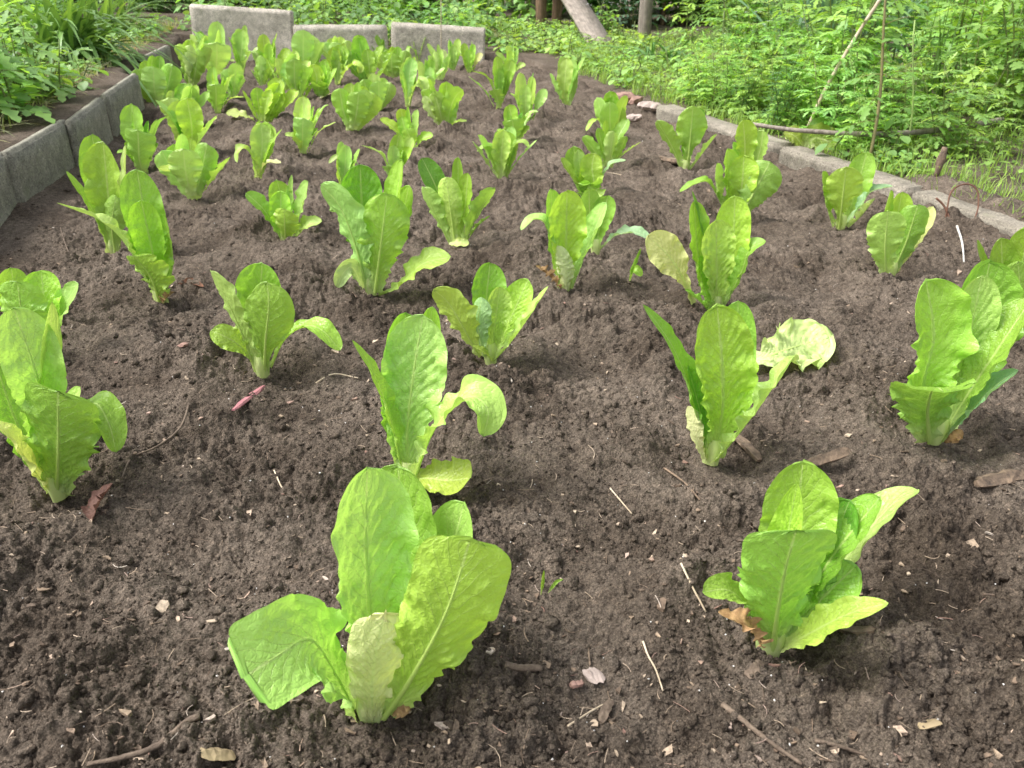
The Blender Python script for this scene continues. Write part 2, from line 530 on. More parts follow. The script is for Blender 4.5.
def spots_on_soil(n, far=4.2, power=1.2):
    d = .28 * (far / .28) ** (RNG.random(n * 2) ** power)
    x = RNG.uniform(-1, 1, n * 2) * (.72 * (d * .88 + .24) + .15)
    ok = (x > xl(d) + .02) & (x < xr(d) - .02)
    return x[ok][:n], d[ok][:n]


def build_litter():
    mb = MB()
    x, y = spots_on_soil(2500); z = soil_height(x, y)
    for i in range(len(x)):                       # fibres
        L = RNG.uniform(.004, .016) * (1.9 if RNG.random() < .08 else 1); a = RNG.uniform(0, 6.28); n = 5
        t = np.linspace(-.5, .5, n)
        bend = RNG.normal(0, .12)
        px = L * t; py = L * bend * (t * t * 4 - .5)
        pts = np.stack([x[i] + px * math.cos(a) - py * math.sin(a), y[i] + px * math.sin(a) + py * math.cos(a),
                        z[i] + .0015 + L * RNG.uniform(-.25, .25) * t], 1)
        tube(mb, pts, RNG.uniform(.00016, .00045), 4)
    x, y = spots_on_soil(2200); z = soil_height(x, y)
    for i in range(len(x)):                       # flat chips of wood and dry leaf
        L = RNG.uniform(.0016, .005) * (1.7 if RNG.random() < .08 else 1); W = L * RNG.uniform(.3, .8); H = L * RNG.uniform(.08, .25)
        k = 6; an = np.sort(RNG.uniform(0, 6.28, k)); rr = RNG.uniform(.7, 1.1, k)
        a = RNG.uniform(0, 6.28); tx, ty = RNG.uniform(-.5, .5, 2)
        ex, ey = L * np.cos(an) * rr, W * np.sin(an) * rr
        X = ex * math.cos(a) - ey * math.sin(a); Y = ex * math.sin(a) + ey * math.cos(a)
        top = np.stack([x[i] + X, y[i] + Y, z[i] + .001 + X * tx + Y * ty + H], 1); bot = top - [0, 0, 2 * H]
        V = np.vstack([top, bot])
        Q = [(j, j + k, (j + 1) % k + k, (j + 1) % k) for j in range(k)]
        T = [(0, j, j + 1) for j in range(1, k - 1)] + [(k, k + j + 1, k + j) for j in range(1, k - 1)]
        mb.add(V, Q, T)
    o = mb.build('soil_litter', LITTER, smooth=False)
    tag(o, 'tiny straw fibres and wood flecks scattered over the dark soil', 'plant litter', kind='stuff')
    mb = MB()
    x, y = spots_on_soil(650); z = soil_height(x, y)
    B = np.array([(1, 0, 0), (-1, 0, 0), (0, 1, 0), (0, -1, 0), (0, 0, 1), (0, 0, -1)], float)
    T = [(0, 2, 4), (2, 1, 4), (1, 3, 4), (3, 0, 4), (2, 0, 5), (1, 2, 5), (3, 1, 5), (0, 3, 5)]
    for i in range(len(x)):
        r = RNG.uniform(.0005, .0013)
        mb.add(B * r * RNG.uniform(.6, 1.3, (6, 3)) + [x[i], y[i], z[i] + r * .5], (), T)
    o = mb.build('pale_grains', PERL, smooth=False)
    tag(o, 'tiny white grains dotted through the dark soil', 'grains', kind='stuff')
# ------------------------------------------------------------------ lettuce leaves
TONE = dict(g=(.35, .60, .075), l=(.50, .74, .17), b=(.44, .68, .08), d=(.19, .44, .045), y=(.50, .70, .11),
            p=(.72, .84, .30), c=(.96, .97, .50), t=(.52, .33, .15), k=(.72, .78, .30), u=(.36, .58, .27), r=(.16, .06, .03))


def sm(a, b, x):
    t = np.clip((x - a) / (b - a), 0, 1); return t * t * (3 - 2 * t)


def profile(shape, t):
    if shape == 'spoon':
        body = .17 + .83 * sm(.18, .68, t); c0, e = .70, 2.0
    elif shape == 'lance':
        body = .30 + .70 * sm(.0, .5, t); c0, e = .45, 1.7
    elif shape == 'blunt':
        body = .36 + .64 * sm(.02, .75, t); c0, e = .86, 3.0
    elif shape == 'square':
        body = .30 + .70 * sm(.0, .62, t); c0, e = .92, 5.0
    elif shape == 'oval':
        body = .25 + .75 * sm(.0, .45, t); c0, e = .5, 2.0
    else:
        body = .34 + .66 * sm(.04, .66, t); c0, e = .70, 2.2
    k = np.clip((t - c0) / (1 - c0), 0, 1)
    return body * np.maximum(1 - k ** e, 0) ** (1 / e)


def leaf_mesh(P, W, face, cup=.9, shape='romaine', teeth=.07, ruffle=.05, twist=0., up=.4, nu=19, nv=44, seed=1, puck=1.0, torn=.05):
    """P spine points, W full width; returns V, uv, uv2, spine, frames"""
    r = np.random.default_rng(seed)
    C, L = catmull(P, nv)
    a = math.radians(face)
    T, Nn, S = frames(C, (math.sin(a), -math.cos(a), up))
    twist = twist + r.uniform(-16, 16)
    if twist:
        tw = np.radians(twist) * np.linspace(0, 1, nv) ** 1.3
        Nn, S = (Nn * np.cos(tw)[:, None] + S * np.sin(tw)[:, None], S * np.cos(tw)[:, None] - Nn * np.sin(tw)[:, None])
    t = np.linspace(0, 1, nv); u = np.linspace(-1, 1, nu)
    u = np.sign(u) * np.abs(u) ** .9
    w = profile(shape, t) * W / 2
    wl = np.ones((nv, 2))
    for s in (0, 1):
        ph = r.uniform(0, 6); n = r.uniform(9, 14) * max(L / .16, .6)
        x = (t * n + ph + .3 * np.sin(t * 9 + ph)) % 1
        saw = np.where(x < .7, x / .7, (1 - x) / .3) - .5
        amp = 1.5 * teeth * (1 - sm(.42, .74, t)) + teeth * .05
        wl[:, s] = 1 + amp * 2 * saw * r.uniform(.5, 1.3, nv) + .08 * np.sin(t * r.uniform(3.5, 7) + ph) * sm(.1, .5, t)
    U, Tt = np.meshgrid(u, t)
    side = np.where(U < 0, wl[:, :1], wl[:, 1:])
    edge = 1 + (side - 1) * np.abs(U) ** 3
    ca = cup * (1 - .35 * sm(.5, 1, t))[:, None] + 1e-3
    lat = w[:, None] * np.sin(U * ca) / ca * edge
    nor = w[:, None] * (1 - np.cos(U * ca)) / ca
    ph = r.uniform(0, 6, 4)
    ru = np.sin(Tt * 2 * math.pi * r.uniform(3.2, 4.6) + ph[0] + np.where(U < 0, 0, ph[1])) + .5 * np.sin(Tt * 2 * math.pi * 8.3 + ph[2])
    nor = nor + 1.7 * ruffle * W * np.abs(U) ** 2.6 * ru * np.sin(np.clip(Tt * 1.15, 0, 1) * math.pi) ** .5
    # blistered panels between the side veins
    nveins = 14.0
    s_ = Tt * nveins - np.abs(U) ** .8 * 3.4 + .10 * np.sin(Tt * 7 + ph[3])
    pan = np.abs(np.sin(math.pi * s_)) * np.sin(np.clip(np.abs(U), 0, 1) * math.pi) ** .7
    lump = perlin(U * 3.1 + seed * 7.7, Tt * 9 + seed, 5)
    nor = nor - puck * W * (.026 * pan * (.7 + .6 * lump) + .024 * lump * np.abs(U) ** .7 + .012 * perlin(U * 8 + seed, Tt * 22, 9)) * np.sin(np.clip(Tt, 0, 1) * math.pi) ** .5
    nor = nor + .030 * W * np.exp(-(U / .10) ** 2) * (1 - Tt) * -1
    tip = (perlin(U * 2.3 + seed * 3.3, Tt * 0 + seed, 12) + .5 * perlin(U * 6.3 + seed, Tt * 0 + seed, 13)) * sm(.72, 1, Tt) * W * torn
    V = C[:, None] + tip[..., None] * T[:, None] + lat[..., None] * S[:, None] + nor[..., None] * Nn[:, None]
    uv = np.stack([(U + 1) / 2, Tt], -1).reshape(-1, 2)
    uv2 = np.stack([U * W / 2 + seed * .37, Tt * L + seed * .11], -1).reshape(-1, 2)
    return V.reshape(-1, 3), uv, uv2, C, T, Nn, S, L


def spine_from_photo(pts, base):
    return [upright(x, y, base[1] + dz) for (x, y, dz) in pts]


_seed = [100]


def add_leaf(root, base, pts, wpx, face=0, tone='g', shape='romaine', rib=True, detail=1.0, name='leaf', label=None, mat=None, **k):
    base = np.asarray(base, float)
    pts = [(p[0], p[1], p[2] if len(p) > 2 else 0.0) for p in pts]
    P = np.array(spine_from_photo(pts, base)) - base
    P[0] += np.array([0, 0, -.006])
    # depth of the leaf sets how wide its pixels are
    dm = depth_of(base + P[len(P) // 2])
    W = wpx * dm / FPX
    return leaf_world(root, P, W, face, tone, shape, rib, detail, name, label, mat, **k)


def leaf_world(root, P, W, face, tone='g', shape='romaine', rib=True, detail=1.0, name='leaf', label=None, mat=None, **k):
    _seed[0] += 1; sd = _seed[0]
    big = 1.5 if detail >= .9 else 1
    nu = int(21 * detail * big) | 1; nv = int(56 * detail * big)
    V, uv, uv2, C, T, Nn, S, L = leaf_mesh(P, W, face, shape=shape, nu=max(nu, 7), nv=max(nv, 14), seed=sd, **k)
    col = np.array(TONE[tone] if isinstance(tone, str) else tone)
    rr = np.random.default_rng(sd)
    col = np.clip(col * rr.uniform(.82, 1.12) * np.array([rr.uniform(.86, 1.1), 1, rr.uniform(.85, 1.15)]), 0, .9)
    o = mesh_np(name, V, grid_faces(max(nu, 7), max(nv, 14)), mat or (DRY if tone in ('t', 'r') else LEAF), root, uv=uv, uv2=uv2, color=col)
    if label: o['label'] = label
    if rib and tone not in ('t', 'r'):
        n = len(C); t = np.linspace(0, 1, n)
        m = int(n * .9); rad = W * (.030 * (1 - t) ** 1.1 + .004) * min(1, .045 / max(W, .02) + .35)
        sides = 7; a = np.linspace(0, 2 * math.pi, sides, endpoint=False)
        off = -(.030 * W * (1 - t))[:, None] * Nn - rad[:, None] * .30 * Nn
        R = C[:, None] + off[:, None] + rad[:, None, None] * (np.cos(a)[None, :, None] * S[:, None] * 1.15 + np.sin(a)[None, :, None] * Nn[:, None] * .8)
        R = R[:m].reshape(-1, 3)
        Q = [(i * sides + j, i * sides + (j + 1) % sides, (i + 1) * sides + (j + 1) % sides, (i + 1) * sides + j) for i in range(m - 1) for j in range(sides)]
        mesh_np('midrib', R, np.array(Q), RIB, o, color=col)
    return o


def lettuce(bx, by, label, group='romaine lettuces planted in rows in the bed', pit=1.0):
    b = ground(bx, by)
    PLANTS.append((b[0], b[1], pit))
    r = empty('romaine_lettuce', b)
    tag(r, label, 'lettuce', group)
    return r, b


def crown(root, rad):
    """pale foot where the leaf stalks clasp the stem"""
    n, m = 9, 14; t = np.linspace(0, 1, n); a = np.linspace(0, 2 * math.pi, m, endpoint=False)
    _seed[0] += 1; ph = _seed[0] * 1.7
    R = rad * (.85 + .35 * t - .75 * np.clip(t - .55, 0, 1) ** 1.5 * 2.2)[:, None] * (1 + .16 * np.cos(3 * a + ph) + .08 * np.cos(5 * a - ph))[None]
    V = np.stack([R * np.cos(a), R * np.sin(a), np.broadcast_to((t * rad * 3.4 - rad)[:, None], R.shape)], -1).reshape(-1, 3)
    Q = [(i * m + j, i * m + (j + 1) % m, (i + 1) * m + (j + 1) % m, (i + 1) * m + j) for i in range(n - 1) for j in range(m)]
    mesh_np('crown', V, np.array(Q), RIB, root, color=(.72, .80, .42))


def hand_plant(bx, by, label, leaves, detail=1.0, pit=1.0):
    r, b = lettuce(bx, by, label, pit=pit)
    for lf in leaves:
        pts, w, f, tone = lf[:4]; k = dict(lf[4]) if len(lf) > 4 else {}
        if detail < .75: k.setdefault('rib', False)
        add_leaf(r, b, pts, w, f, tone, detail=detail, **k)
    crown(r, .0095 * (.75 + .25 * detail))
    return r


B = dict(shape='blunt'); SP = dict(shape='spoon', teeth=.02); LA = dict(shape='lance', teeth=.03, cup=.9); OV = dict(shape='oval', teeth=.01, rib=False)
FOLD = dict(shape='blunt', cup=.25, ruffle=.06)
DEAD = dict(shape='oval', teeth=.1, ruffle=.16, rib=False, cup=1.0)

NEAR = [
 (372, 712, 'largest romaine lettuce in the foreground, a torn leaf folded down on its left side', 1.25, [
  ([(371, 712, 0), (372, 640, .012), (367, 556, .03), (367, 468, .045)], 104, 30, 'l', dict(cup=1.05, ruffle=.05, puck=1.6)),
  ([(378, 705, .015), (390, 610, .04), (402, 530, .06), (398, 466, .075)], 92, -6, 'g', dict(teeth=.09)),
  ([(385, 705, .01), (420, 625, .03), (448, 560, .05), (464, 503, .06)], 74, -38, 'l', {}),
  ([(384, 710, -.004), (412, 676, -.018), (446, 612, -.024), (470, 540, -.016)], 98, 163, 'b', dict(shape='blunt', cup=.45, teeth=.09)),
  ([(372, 719, -.006), (372, 686, -.02), (376, 650, -.024), (384, 616, -.02)], 62, 184, 'c', dict(shape='blunt', cup=.6, torn=.16, rib=False, label='pale yellow torn leaf stub')),
  ([(356, 708, 0), (338, 676, -.008), (318, 644, -.016), (303, 640, -.026), (280, 654, -.044), (246, 676, -.064)], 90, 78, 'l', dict(shape='square', cup=.35, teeth=.12, ruffle=.06, up=.9, torn=.12, label='torn leaf folded over towards the soil')),
  ([(392, 710, -.006), (402, 704, -.01), (408, 696, -.006)], 22, 120, 't', DEAD)]),
 (770, 642, 'squat spreading romaine lettuce in the right foreground with a tan dry leaf at its base', 1.25, [
  ([(775, 640, .005), (782, 590, .02), (796, 520, .04), (803, 462, .05)], 74, -12, 'g', {}),
  ([(771, 636, 0), (782, 570, .006), (789, 528, .01), (797, 484, .01)], 44, -48, 'b', dict(shape='lance')),
  ([(785, 632, .02), (818, 572, .03), (850, 500, .04)], 56, -50, 'd', {}),
  ([(785, 634, .02), (838, 568, .05), (888, 508, .07), (917, 490, .075)], 46, -75, 'l', {}),
  ([(784, 634, .01), (828, 562, .02), (880, 497, .03)], 52, -66, 'g', {}),
  ([(773, 643, -.004), (778, 606, -.02), (786, 565, -.03), (796, 531, -.034)], 96, 176, 'g', dict(shape='blunt', cup=.55, teeth=.09)),
  ([(783, 643, -.008), (815, 630, -.03), (850, 613, -.042), (888, 603, -.05)], 40, -95, 'y', dict(shape='lance', cup=.6)),
  ([(765, 638, 0), (747, 606, 0), (728, 590, -.004), (703, 592, -.012)], 32, 85, 'g', dict(shape='romaine', teeth=.1, ruffle=.1)),
  ([(785, 637, 0), (820, 600, .008), (856, 566, .016)], 54, -52, 'g', dict(teeth=.1)),
  ([(764, 640, 0), (755, 600, .004), (748, 560, .01)], 32, 60, 'g', {}),
  ([(763, 641, -.01), (747, 624, -.022), (719, 613, -.022)], 28, 85, 't', DEAD)]),
 (410, 478, 'tall romaine lettuce right behind the largest one, a leaf arching over to its right', 1.1, [
  ([(408, 476, 0), (407, 432, .008), (414, 370, .02), (423, 316, .03)], 68, -8, 'l', dict(cup=.7, puck=1.5)),
  ([(403, 476, .008), (397, 410, .02), (401, 350, .035), (406, 313, .045)], 52, 22, 'g', {}),
  ([(410, 472, .03), (424, 380, .055), (432, 307, .065)], 30, 0, 'b', {}),
  ([(403, 474, 0), (394, 430, 0), (376, 378, .0), (352, 340, 0)], 24, 66, 'g', dict(shape='lance')),
  ([(413, 474, -.008), (430, 436, -.018), (450, 408, -.022), (472, 396, -.024), (488, 410, -.034), (484, 436, -.044)], 44, -95, 'l', dict(cup=.8, teeth=.12, ruffle=.1)),
  ([(407, 478, -.004), (424, 478, -.02), (448, 480, -.034), (470, 478, -.044)], 44, -92, 'y', dict(shape='blunt', cup=.6, teeth=.02, label='yellowing leaf lying forward'))]),
 (712, 455, 'upright romaine lettuce with a broad shiny leaf, beside a pale leaf on the soil', 1.1, [
  ([(714, 453, 0), (723, 412, -.008), (722, 360, -.008), (717, 305, 0)], 66, 8, 'b', dict(puck=1.6, cup=.6)),
  ([(720, 450, .015), (737, 382, .03), (738, 301, .04)], 40, -12, 'g', {}),
  ([(706, 451, 0), (693, 398, 0), (673, 347, 0), (643, 305, 0)], 30, 55, 'g', dict(shape='lance')),
  ([(715, 456, -.01), (737, 434, -.022), (762, 402, -.022), (794, 356, -.012)], 40, -112, 'l', dict(teeth=.12, ruffle=.08)),
  ([(704, 455, -.008), (695, 436, -.01), (689, 406, 0)], 20, 150, 'c', dict(rib=False, label='cream coloured withered leaf')),
  ([(709, 454, 0), (701, 415, 0), (688, 366, .005)], 28, 40, 'd', dict(teeth=.1)),
  ([(718, 452, .01), (740, 410, .02), (752, 376, .02)], 26, -60, 'g', {})]),
 (57, 490, 'romaine lettuce at the left edge with a broad toothed bright leaf in front', 1.1, [
  ([(56, 490, 0), (59, 448, -.018), (58, 392, -.03)], 80, 178, 'b', dict(shape='blunt', cup=.45, teeth=.12)),
  ([(48, 474, 0), (40, 390, 0), (14, 308, .01)], 58, 28, 'l', dict(puck=1.6)),
  ([(55, 482, .01), (49, 385, .01), (52, 302, .02)], 34, 62, 'l', dict(shape='lance')),
  ([(65, 486, 0), (80, 424, 0), (95, 403, 0), (109, 424, -.01), (116, 452, -.02)], 35, -95, 'g', {}),
  ([(60, 482, .02), (68, 424, .03), (80, 387, .04)], 26, -40, 'l', {}),
  ([(50, 488, -.004), (30, 464, -.018), (10, 436, -.022), (-10, 420, -.02)], 38, 100, 'p', dict(shape='oval', teeth=.02, label='pale yellow lower leaf')),
  ([(50, 486, 0), (20, 430, .01), (-4, 366, .02)], 44, 55, 'g', {})]),
 (46, 350, 'romaine lettuce at the left edge, standing behind the broad toothed one', .9, [
  ([(48, 350, 0), (45, 312, 0), (41, 271, .02)], 40, 8, 'b', {}),
  ([(52, 350, 0), (62, 312, 0), (78, 284, 0)], 28, -42, 'l', {}),
  ([(40, 352, -.01), (25, 322, -.028), (17, 282, -.03)], 52, 162, 'g', dict(cup=.5)),
  ([(40, 350, 0), (20, 312, .02), (11, 268, .03)], 32, 20, 'g', {})]),
 (262, 370, 'small romaine lettuce with rounded leaves and one leaf arching down to its right', 1.0, [
  ([(264, 370, 0), (266, 340, -.014), (269, 306, -.022), (267, 283, -.02)], 56, 180, 'b', dict(shape='spoon', cup=.3, teeth=.03, ruffle=.02)),
  ([(256, 367, 0), (242, 332, 0), (226, 298, 0), (211, 271, .008)], 44, 150, 'l', dict(shape='romaine', cup=.5, teeth=.02)),
  ([(262, 364, .02), (260, 318, .04), (262, 263, .045)], 47, 2, 'g', dict(puck=1.6)),
  ([(254, 360, 0), (240, 346, -.008), (224, 336, -.014), (211, 331, -.014)], 27, 40, 'y', dict(shape='spoon', teeth=.0, cup=.4, up=.8, label='small rounded yellow leaf')),
  ([(270, 363, 0), (284, 340, 0), (304, 326, 0), (322, 330, -.01), (340, 350, -.022)], 23, -95, 'g', dict(shape='romaine', cup=.8))]),
 (490, 357, 'small romaine lettuce with a yellow leaf on its left, near the middle of the bed', 1.0, [
  ([(480, 352, 0), (463, 326, -.01), (448, 302, -.01), (434, 290, -.01)], 42, 160, 'y', dict(cup=.5, label='yellow leaf with ragged edge')),
  ([(488, 350, .02), (486, 310, .03), (490, 263, .045)], 36, 22, 'g', {}),
  ([(491, 354, 0), (495, 325, 0), (500, 287, .008)], 28, 20, 'l', dict(puck=1.6)),
  ([(495, 352, .01), (512, 315, .02), (528, 280, .028)], 32, -40, 'g', dict(puck=1.5)),
  ([(493, 357, -.008), (514, 337, -.014), (548, 287, -.01)], 22, -95, 'l', dict(shape='lance')),
  ([(484, 352, -.008), (478, 325, -.014), (482, 298, -.008)], 26, 150, 'u', {}),
  ([(494, 358, -.008), (484, 352, -.018), (473, 346, -.02)], 11, 90, 'y', OV)]),
 (936, 435, 'large romaine lettuce at the right side with a leaf folded across its front', 1.1, [
  ([(928, 432, 0), (924, 388, 0), (934, 335, .008), (926, 280, .018)], 74, 6, 'b', dict(cup=.95, teeth=.1)),
  ([(930, 437, -.008), (927, 414, -.02), (930, 395, -.034), (936, 387, -.05), (944, 392, -.064)], 76, 184, 'g', dict(shape='blunt', cup=.4, teeth=.13, label='leaf folded over towards the viewer')),
  ([(940, 432, .018), (963, 365, .02), (982, 276, .03)], 44, -8, 'l', dict(puck=1.8)),
  ([(945, 432, .03), (972, 352, .05), (990, 261, .06)], 70, -6, 'g', dict(puck=1.4)),
  ([(941, 435, 0), (966, 396, 0), (1000, 345, 0), (1032, 298, .01)], 48, -72, 'g', {}),
  ([(943, 437, 0), (968, 412, -.01), (995, 386, -.02), (1018, 370, -.02)], 32, -100, 'u', dict(shape='romaine', label='grey green leaf trailing low to the right')),
  ([(946, 438, -.004), (954, 436, -.01), (962, 430, -.01)], 14, 100, 't', DEAD)]),
 (1012, 335, 'romaine lettuce cut off by the right edge, behind the large folded one', .9, [
  ([(1000, 330, 0), (986, 276, 0), (977, 240, 0)], 18, 40, 'g', dict(shape='lance')),
  ([(1006, 330, 0), (1003, 276, 0), (1001, 238, 0)], 32, 0, 'g', {}),
  ([(1012, 330, 0), (1020, 276, 0), (1030, 226, 0)], 38, -20, 'b', {}),
  ([(1014, 334, -.01), (1020, 300, -.02), (1018, 262, -.02)], 36, 170, 'g', {}),
  ([(1018, 332, 0), (1044, 300, 0), (1060, 270, 0)], 30, -70, 'l', {})]),
 (160, 297, 'tall romaine lettuce leaning left, a narrow pale leaf reaching out level to its left', .95, [
  ([(160, 296, .008), (149, 240, .02), (137, 170, .03)], 44, 18, 'g', {}),
  ([(162, 297, 0), (152, 250, 0), (141, 200, 0)], 36, 10, 'b', {}),
  ([(156, 292, 0), (132, 252, -.01), (104, 222, -.02), (57, 203, -.02)], 30, 105, 'l', dict(shape='lance', cup=.8)),
  ([(160, 298, -.004), (151, 276, -.02), (134, 256, -.03)], 50, 152, 'b', dict(shape='blunt', cup=.5, teeth=.1)),
  ([(163, 296, 0), (172, 262, .01), (164, 215, .02)], 24, -50, 'g', dict(teeth=.12)),
  ([(162, 299, -.01), (168, 296, -.014), (175, 292, -.01)], 13, -100, 't', DEAD)]),
 (115, 250, 'romaine lettuce behind the leaning one, a thin curved leaf on its left', .8, [
  ([(112, 250, 0), (109, 206, 0), (103, 142, 0)], 40, 2, 'b', dict(puck=1.4)),
  ([(112, 250, .02), (101, 192, .03), (92, 134, .04)], 30, 20, 'g', {}),
  ([(111, 250, 0), (96, 216, 0), (81, 192, 0), (66, 171, 0)], 16, 75, 'g', dict(shape='lance')),
  ([(118, 249, .01), (124, 195, .02), (126, 145, .03)], 20, -50, 'p', {}),
  ([(115, 251, -.01), (112, 225, -.02), (116, 196, -.02)], 26, 170, 'g', {})]),
 (372, 289, 'sturdy romaine lettuce with a yellow green leaf lying out on its right', 1.0, [
  ([(368, 288, 0), (357, 248, -.008), (341, 208, -.008), (321, 185, 0)], 48, 142, 'l', dict(cup=.6)),
  ([(375, 289, -.008), (381, 245, -.018), (387, 194, -.01)], 50, 172, 'g', dict(cup=.5, teeth=.09)),
  ([(369, 282, .03), (363, 222, .04), (360, 165, .05)], 46, 4, 'd', dict(puck=1.8)),
  ([(376, 284, .02), (391, 226, .02), (402, 160, .02)], 34, -52, 'b', {}),
  ([(378, 285, .02), (398, 232, .03), (409, 186, .04)], 30, -45, 'g', {}),
  ([(363, 285, 0), (353, 268, -.01), (344, 272, -.016), (337, 287, -.022)], 20, 40, 'p', dict(shape='oval', teeth=0, rib=False, up=1.0)),
  ([(378, 291, 0), (397, 286, -.014), (422, 264, -.018), (450, 257, -.018)], 34, -60, 'y', dict(shape='spoon', teeth=.02, cup=.5, up=1.6, label='yellow green leaf lying low'))]),
 (716, 308, 'narrow romaine lettuce with blistered leaves and a pale khaki leaf to its left', 1.0, [
  ([(716, 307, 0), (717, 275, -.008), (716, 221, -.008)], 38, 2, 'l', dict(puck=2.0)),
  ([(710, 307, .008), (699, 260, .01), (694, 202, .02)], 32, 30, 'g', dict(teeth=.1)),
  ([(710, 302, .02), (705, 242, .02), (692, 191, .02)], 14, 50, 'd', dict(shape='lance')),
  ([(720, 304, .02), (732, 252, .02), (735, 196, .03)], 38, -20, 'b', {}),
  ([(722, 307, 0), (741, 272, 0), (749, 250, 0), (765, 241, 0)], 24, -72, 'g', {}),
  ([(712, 309, -.008), (702, 282, -.01), (700, 256, 0)], 26, 40, 'g', {}),
  ([(694, 300, .0), (682, 276, 0), (668, 255, 0), (648, 236, 0)], 36, 14, 'k', dict(shape='spoon', teeth=.05, cup=.5, label='pale khaki outer leaf')),
  ([(712, 312, 0), (702, 303, -.01), (685, 290, -.01)], 18, 95, 'g', {})]),
 (735, 217, 'romaine lettuce with a wide leaf spreading right, before the mossy kerb', .8, [
  ([(738, 218, -.008), (752, 196, -.012), (770, 162, 0)], 42, 158, 'g', {}),
  ([(731, 216, .01), (729, 186, .01), (728, 149, .02)], 30, 30, 'g', {}),
  ([(728, 217, 0), (718, 192, 0), (717, 163, 0)], 20, 55, 'l', {}),
  ([(736, 216, .0), (742, 185, 0), (744, 156, .01)], 30, -10, 'b', {}),
  ([(727, 212, 0), (710, 184, 0), (696, 183, -.004), (680, 192, -.012)], 14, 95, 'g', {})]),
 (748, 176, 'romaine lettuce almost hidden behind the one with a wide leaf spreading right', .7, [
  ([(745, 174, 0), (745, 145, 0), (743, 120, 0)], 24, 5, 'b', {}),
  ([(752, 174, 0), (760, 150, 0), (763, 130, 0)], 20, -30, 'l', {}),
  ([(741, 174, 0), (735, 155, 0), (733, 142, 0)], 16, 40, 'g', {})]),
 (565, 286, 'romaine lettuce with a cream withered leaf on its front, one leaf curling left', .9, [
  ([(565, 284, 0), (566, 250, 0), (567, 191, 0)], 40, 4, 'b', dict(puck=1.3)),
  ([(560, 283, .02), (553, 242, .02), (551, 189, .03)], 26, 28, 'g', {}),
  ([(560, 283, 0), (553, 247, 0), (545, 223, 0), (533, 219, 0), (521, 230, -.01)], 18, 80, 'l', {}),
  ([(571, 285, 0), (585, 252, 0), (606, 203, 0)], 30, -75, 'l', {}),
  ([(567, 287, -.01), (565, 267, -.016), (558, 246, -.016)], 20, 172, 'c', dict(rib=False, shape='oval', label='cream withered front leaf')),
  ([(561, 285, -.01), (550, 276, -.01), (536, 266, -.01)], 14, 90, 't', DEAD)]),
 (596, 249, 'romaine lettuce tucked behind the one with a cream withered leaf', .7, [
  ([(595, 248, 0), (601, 222, 0), (608, 196, 0)], 24, -12, 'g', {}),
  ([(595, 248, 0), (590, 215, 0), (589, 188, 0)], 22, 10, 'g', {}),
  ([(600, 247, 0), (616, 235, -.01), (634, 232, -.02), (651, 239, -.03)], 16, -100, 'u', dict(teeth=.12))]),
 (457, 241, 'pale romaine lettuce with a cream oval leaf lying at its foot', .85, [
  ([(450, 240, 0), (436, 216, 0), (423, 187, 0)], 26, 140, 'l', {}),
  ([(455, 240, -.008), (450, 206, -.01), (446, 177, 0)], 28, 165, 'l', {}),
  ([(452, 236, .02), (438, 192, .02), (422, 158, .03)], 24, 30, 'd', dict(teeth=.1)),
  ([(460, 238, 0), (465, 206, 0), (468, 173, 0)], 20, -35, 'g', {}),
  ([(464, 240, -.008), (476, 216, -.01), (495, 188, 0)], 28, -130, 'g', {}),
  ([(457, 234, .03), (458, 190, .03), (458, 157, .03)], 13, 0, 'g', {}),
  ([(449, 241, -.014), (458, 243, -.024), (469, 243, -.024)], 12, -92, 'p', OV),
  ([(466, 239, 0), (478, 226, 0), (490, 216, 0)], 10, -90, 'y', OV)]),
 (286, 239, 'low open romaine lettuce standing alone left of the sturdy one', .85, [
  ([(282, 237, 0), (265, 211, 0), (246, 193, 0)], 22, 65, 'g', {}),
  ([(285, 235, .02), (283, 206, .03), (277, 180, .03)], 26, 8, 'g', {}),
  ([(287, 235, .02), (290, 200, .025), (292, 175, .025)], 12, -10, 'l', dict(shape='lance')),
  ([(284, 237, 0), (281, 213, 0), (281, 191, .01)], 24, 4, 'b', {}),
  ([(290, 237, .01), (300, 210, .01), (308, 181, .01)], 22, -45, 'l', {}),
  ([(286, 240, -.008), (285, 226, -.026), (284, 209, -.03)], 28, 172, 'b', dict(cup=.8)),
  ([(292, 238, 0), (305, 226, -.01), (322, 221, -.02)], 19, -50, 'l', dict(shape='oval', up=1.0))]),
 (891, 273, 'romaine lettuce of overlapping light leaves near the right kerb, beside a wire loop', .85, [
  ([(887, 272, -.008), (885, 247, -.018), (888, 211, -.02)], 38, 172, 'l', dict(cup=.4)),
  ([(892, 271, 0), (906, 242, 0), (918, 205, 0)], 36, 165, 'g', {}),
  ([(890, 268, .02), (895, 232, .03), (902, 192, .04)], 28, 0, 'b', {}),
  ([(887, 268, .02), (881, 236, .02), (891, 190, .02)], 18, 35, 'g', {}),
  ([(897, 269, .01), (918, 237, .02), (933, 207, .02)], 18, -60, 'p', {})]),
 (841, 225, 'romaine lettuce with a rounded front leaf close against the right kerb', .8, [
  ([(839, 225, -.008), (842, 201, -.018), (846, 167, -.02)], 38, 178, 'b', dict(shape='spoon', cup=.4, teeth=.03)),
  ([(845, 223, .02), (856, 191, .02), (867, 152, .03)], 28, -18, 'g', {}),
  ([(834, 224, 0), (826, 200, 0), (823, 171, 0)], 18, 50, 'g', {}),
  ([(846, 223, 0), (860, 206, 0), (871, 191, 0), (893, 186, 0)], 16, -90, 'u', {}),
  ([(848, 224, 0), (860, 216, -.004), (875, 199, 0)], 26, -125, 'p', {})]),
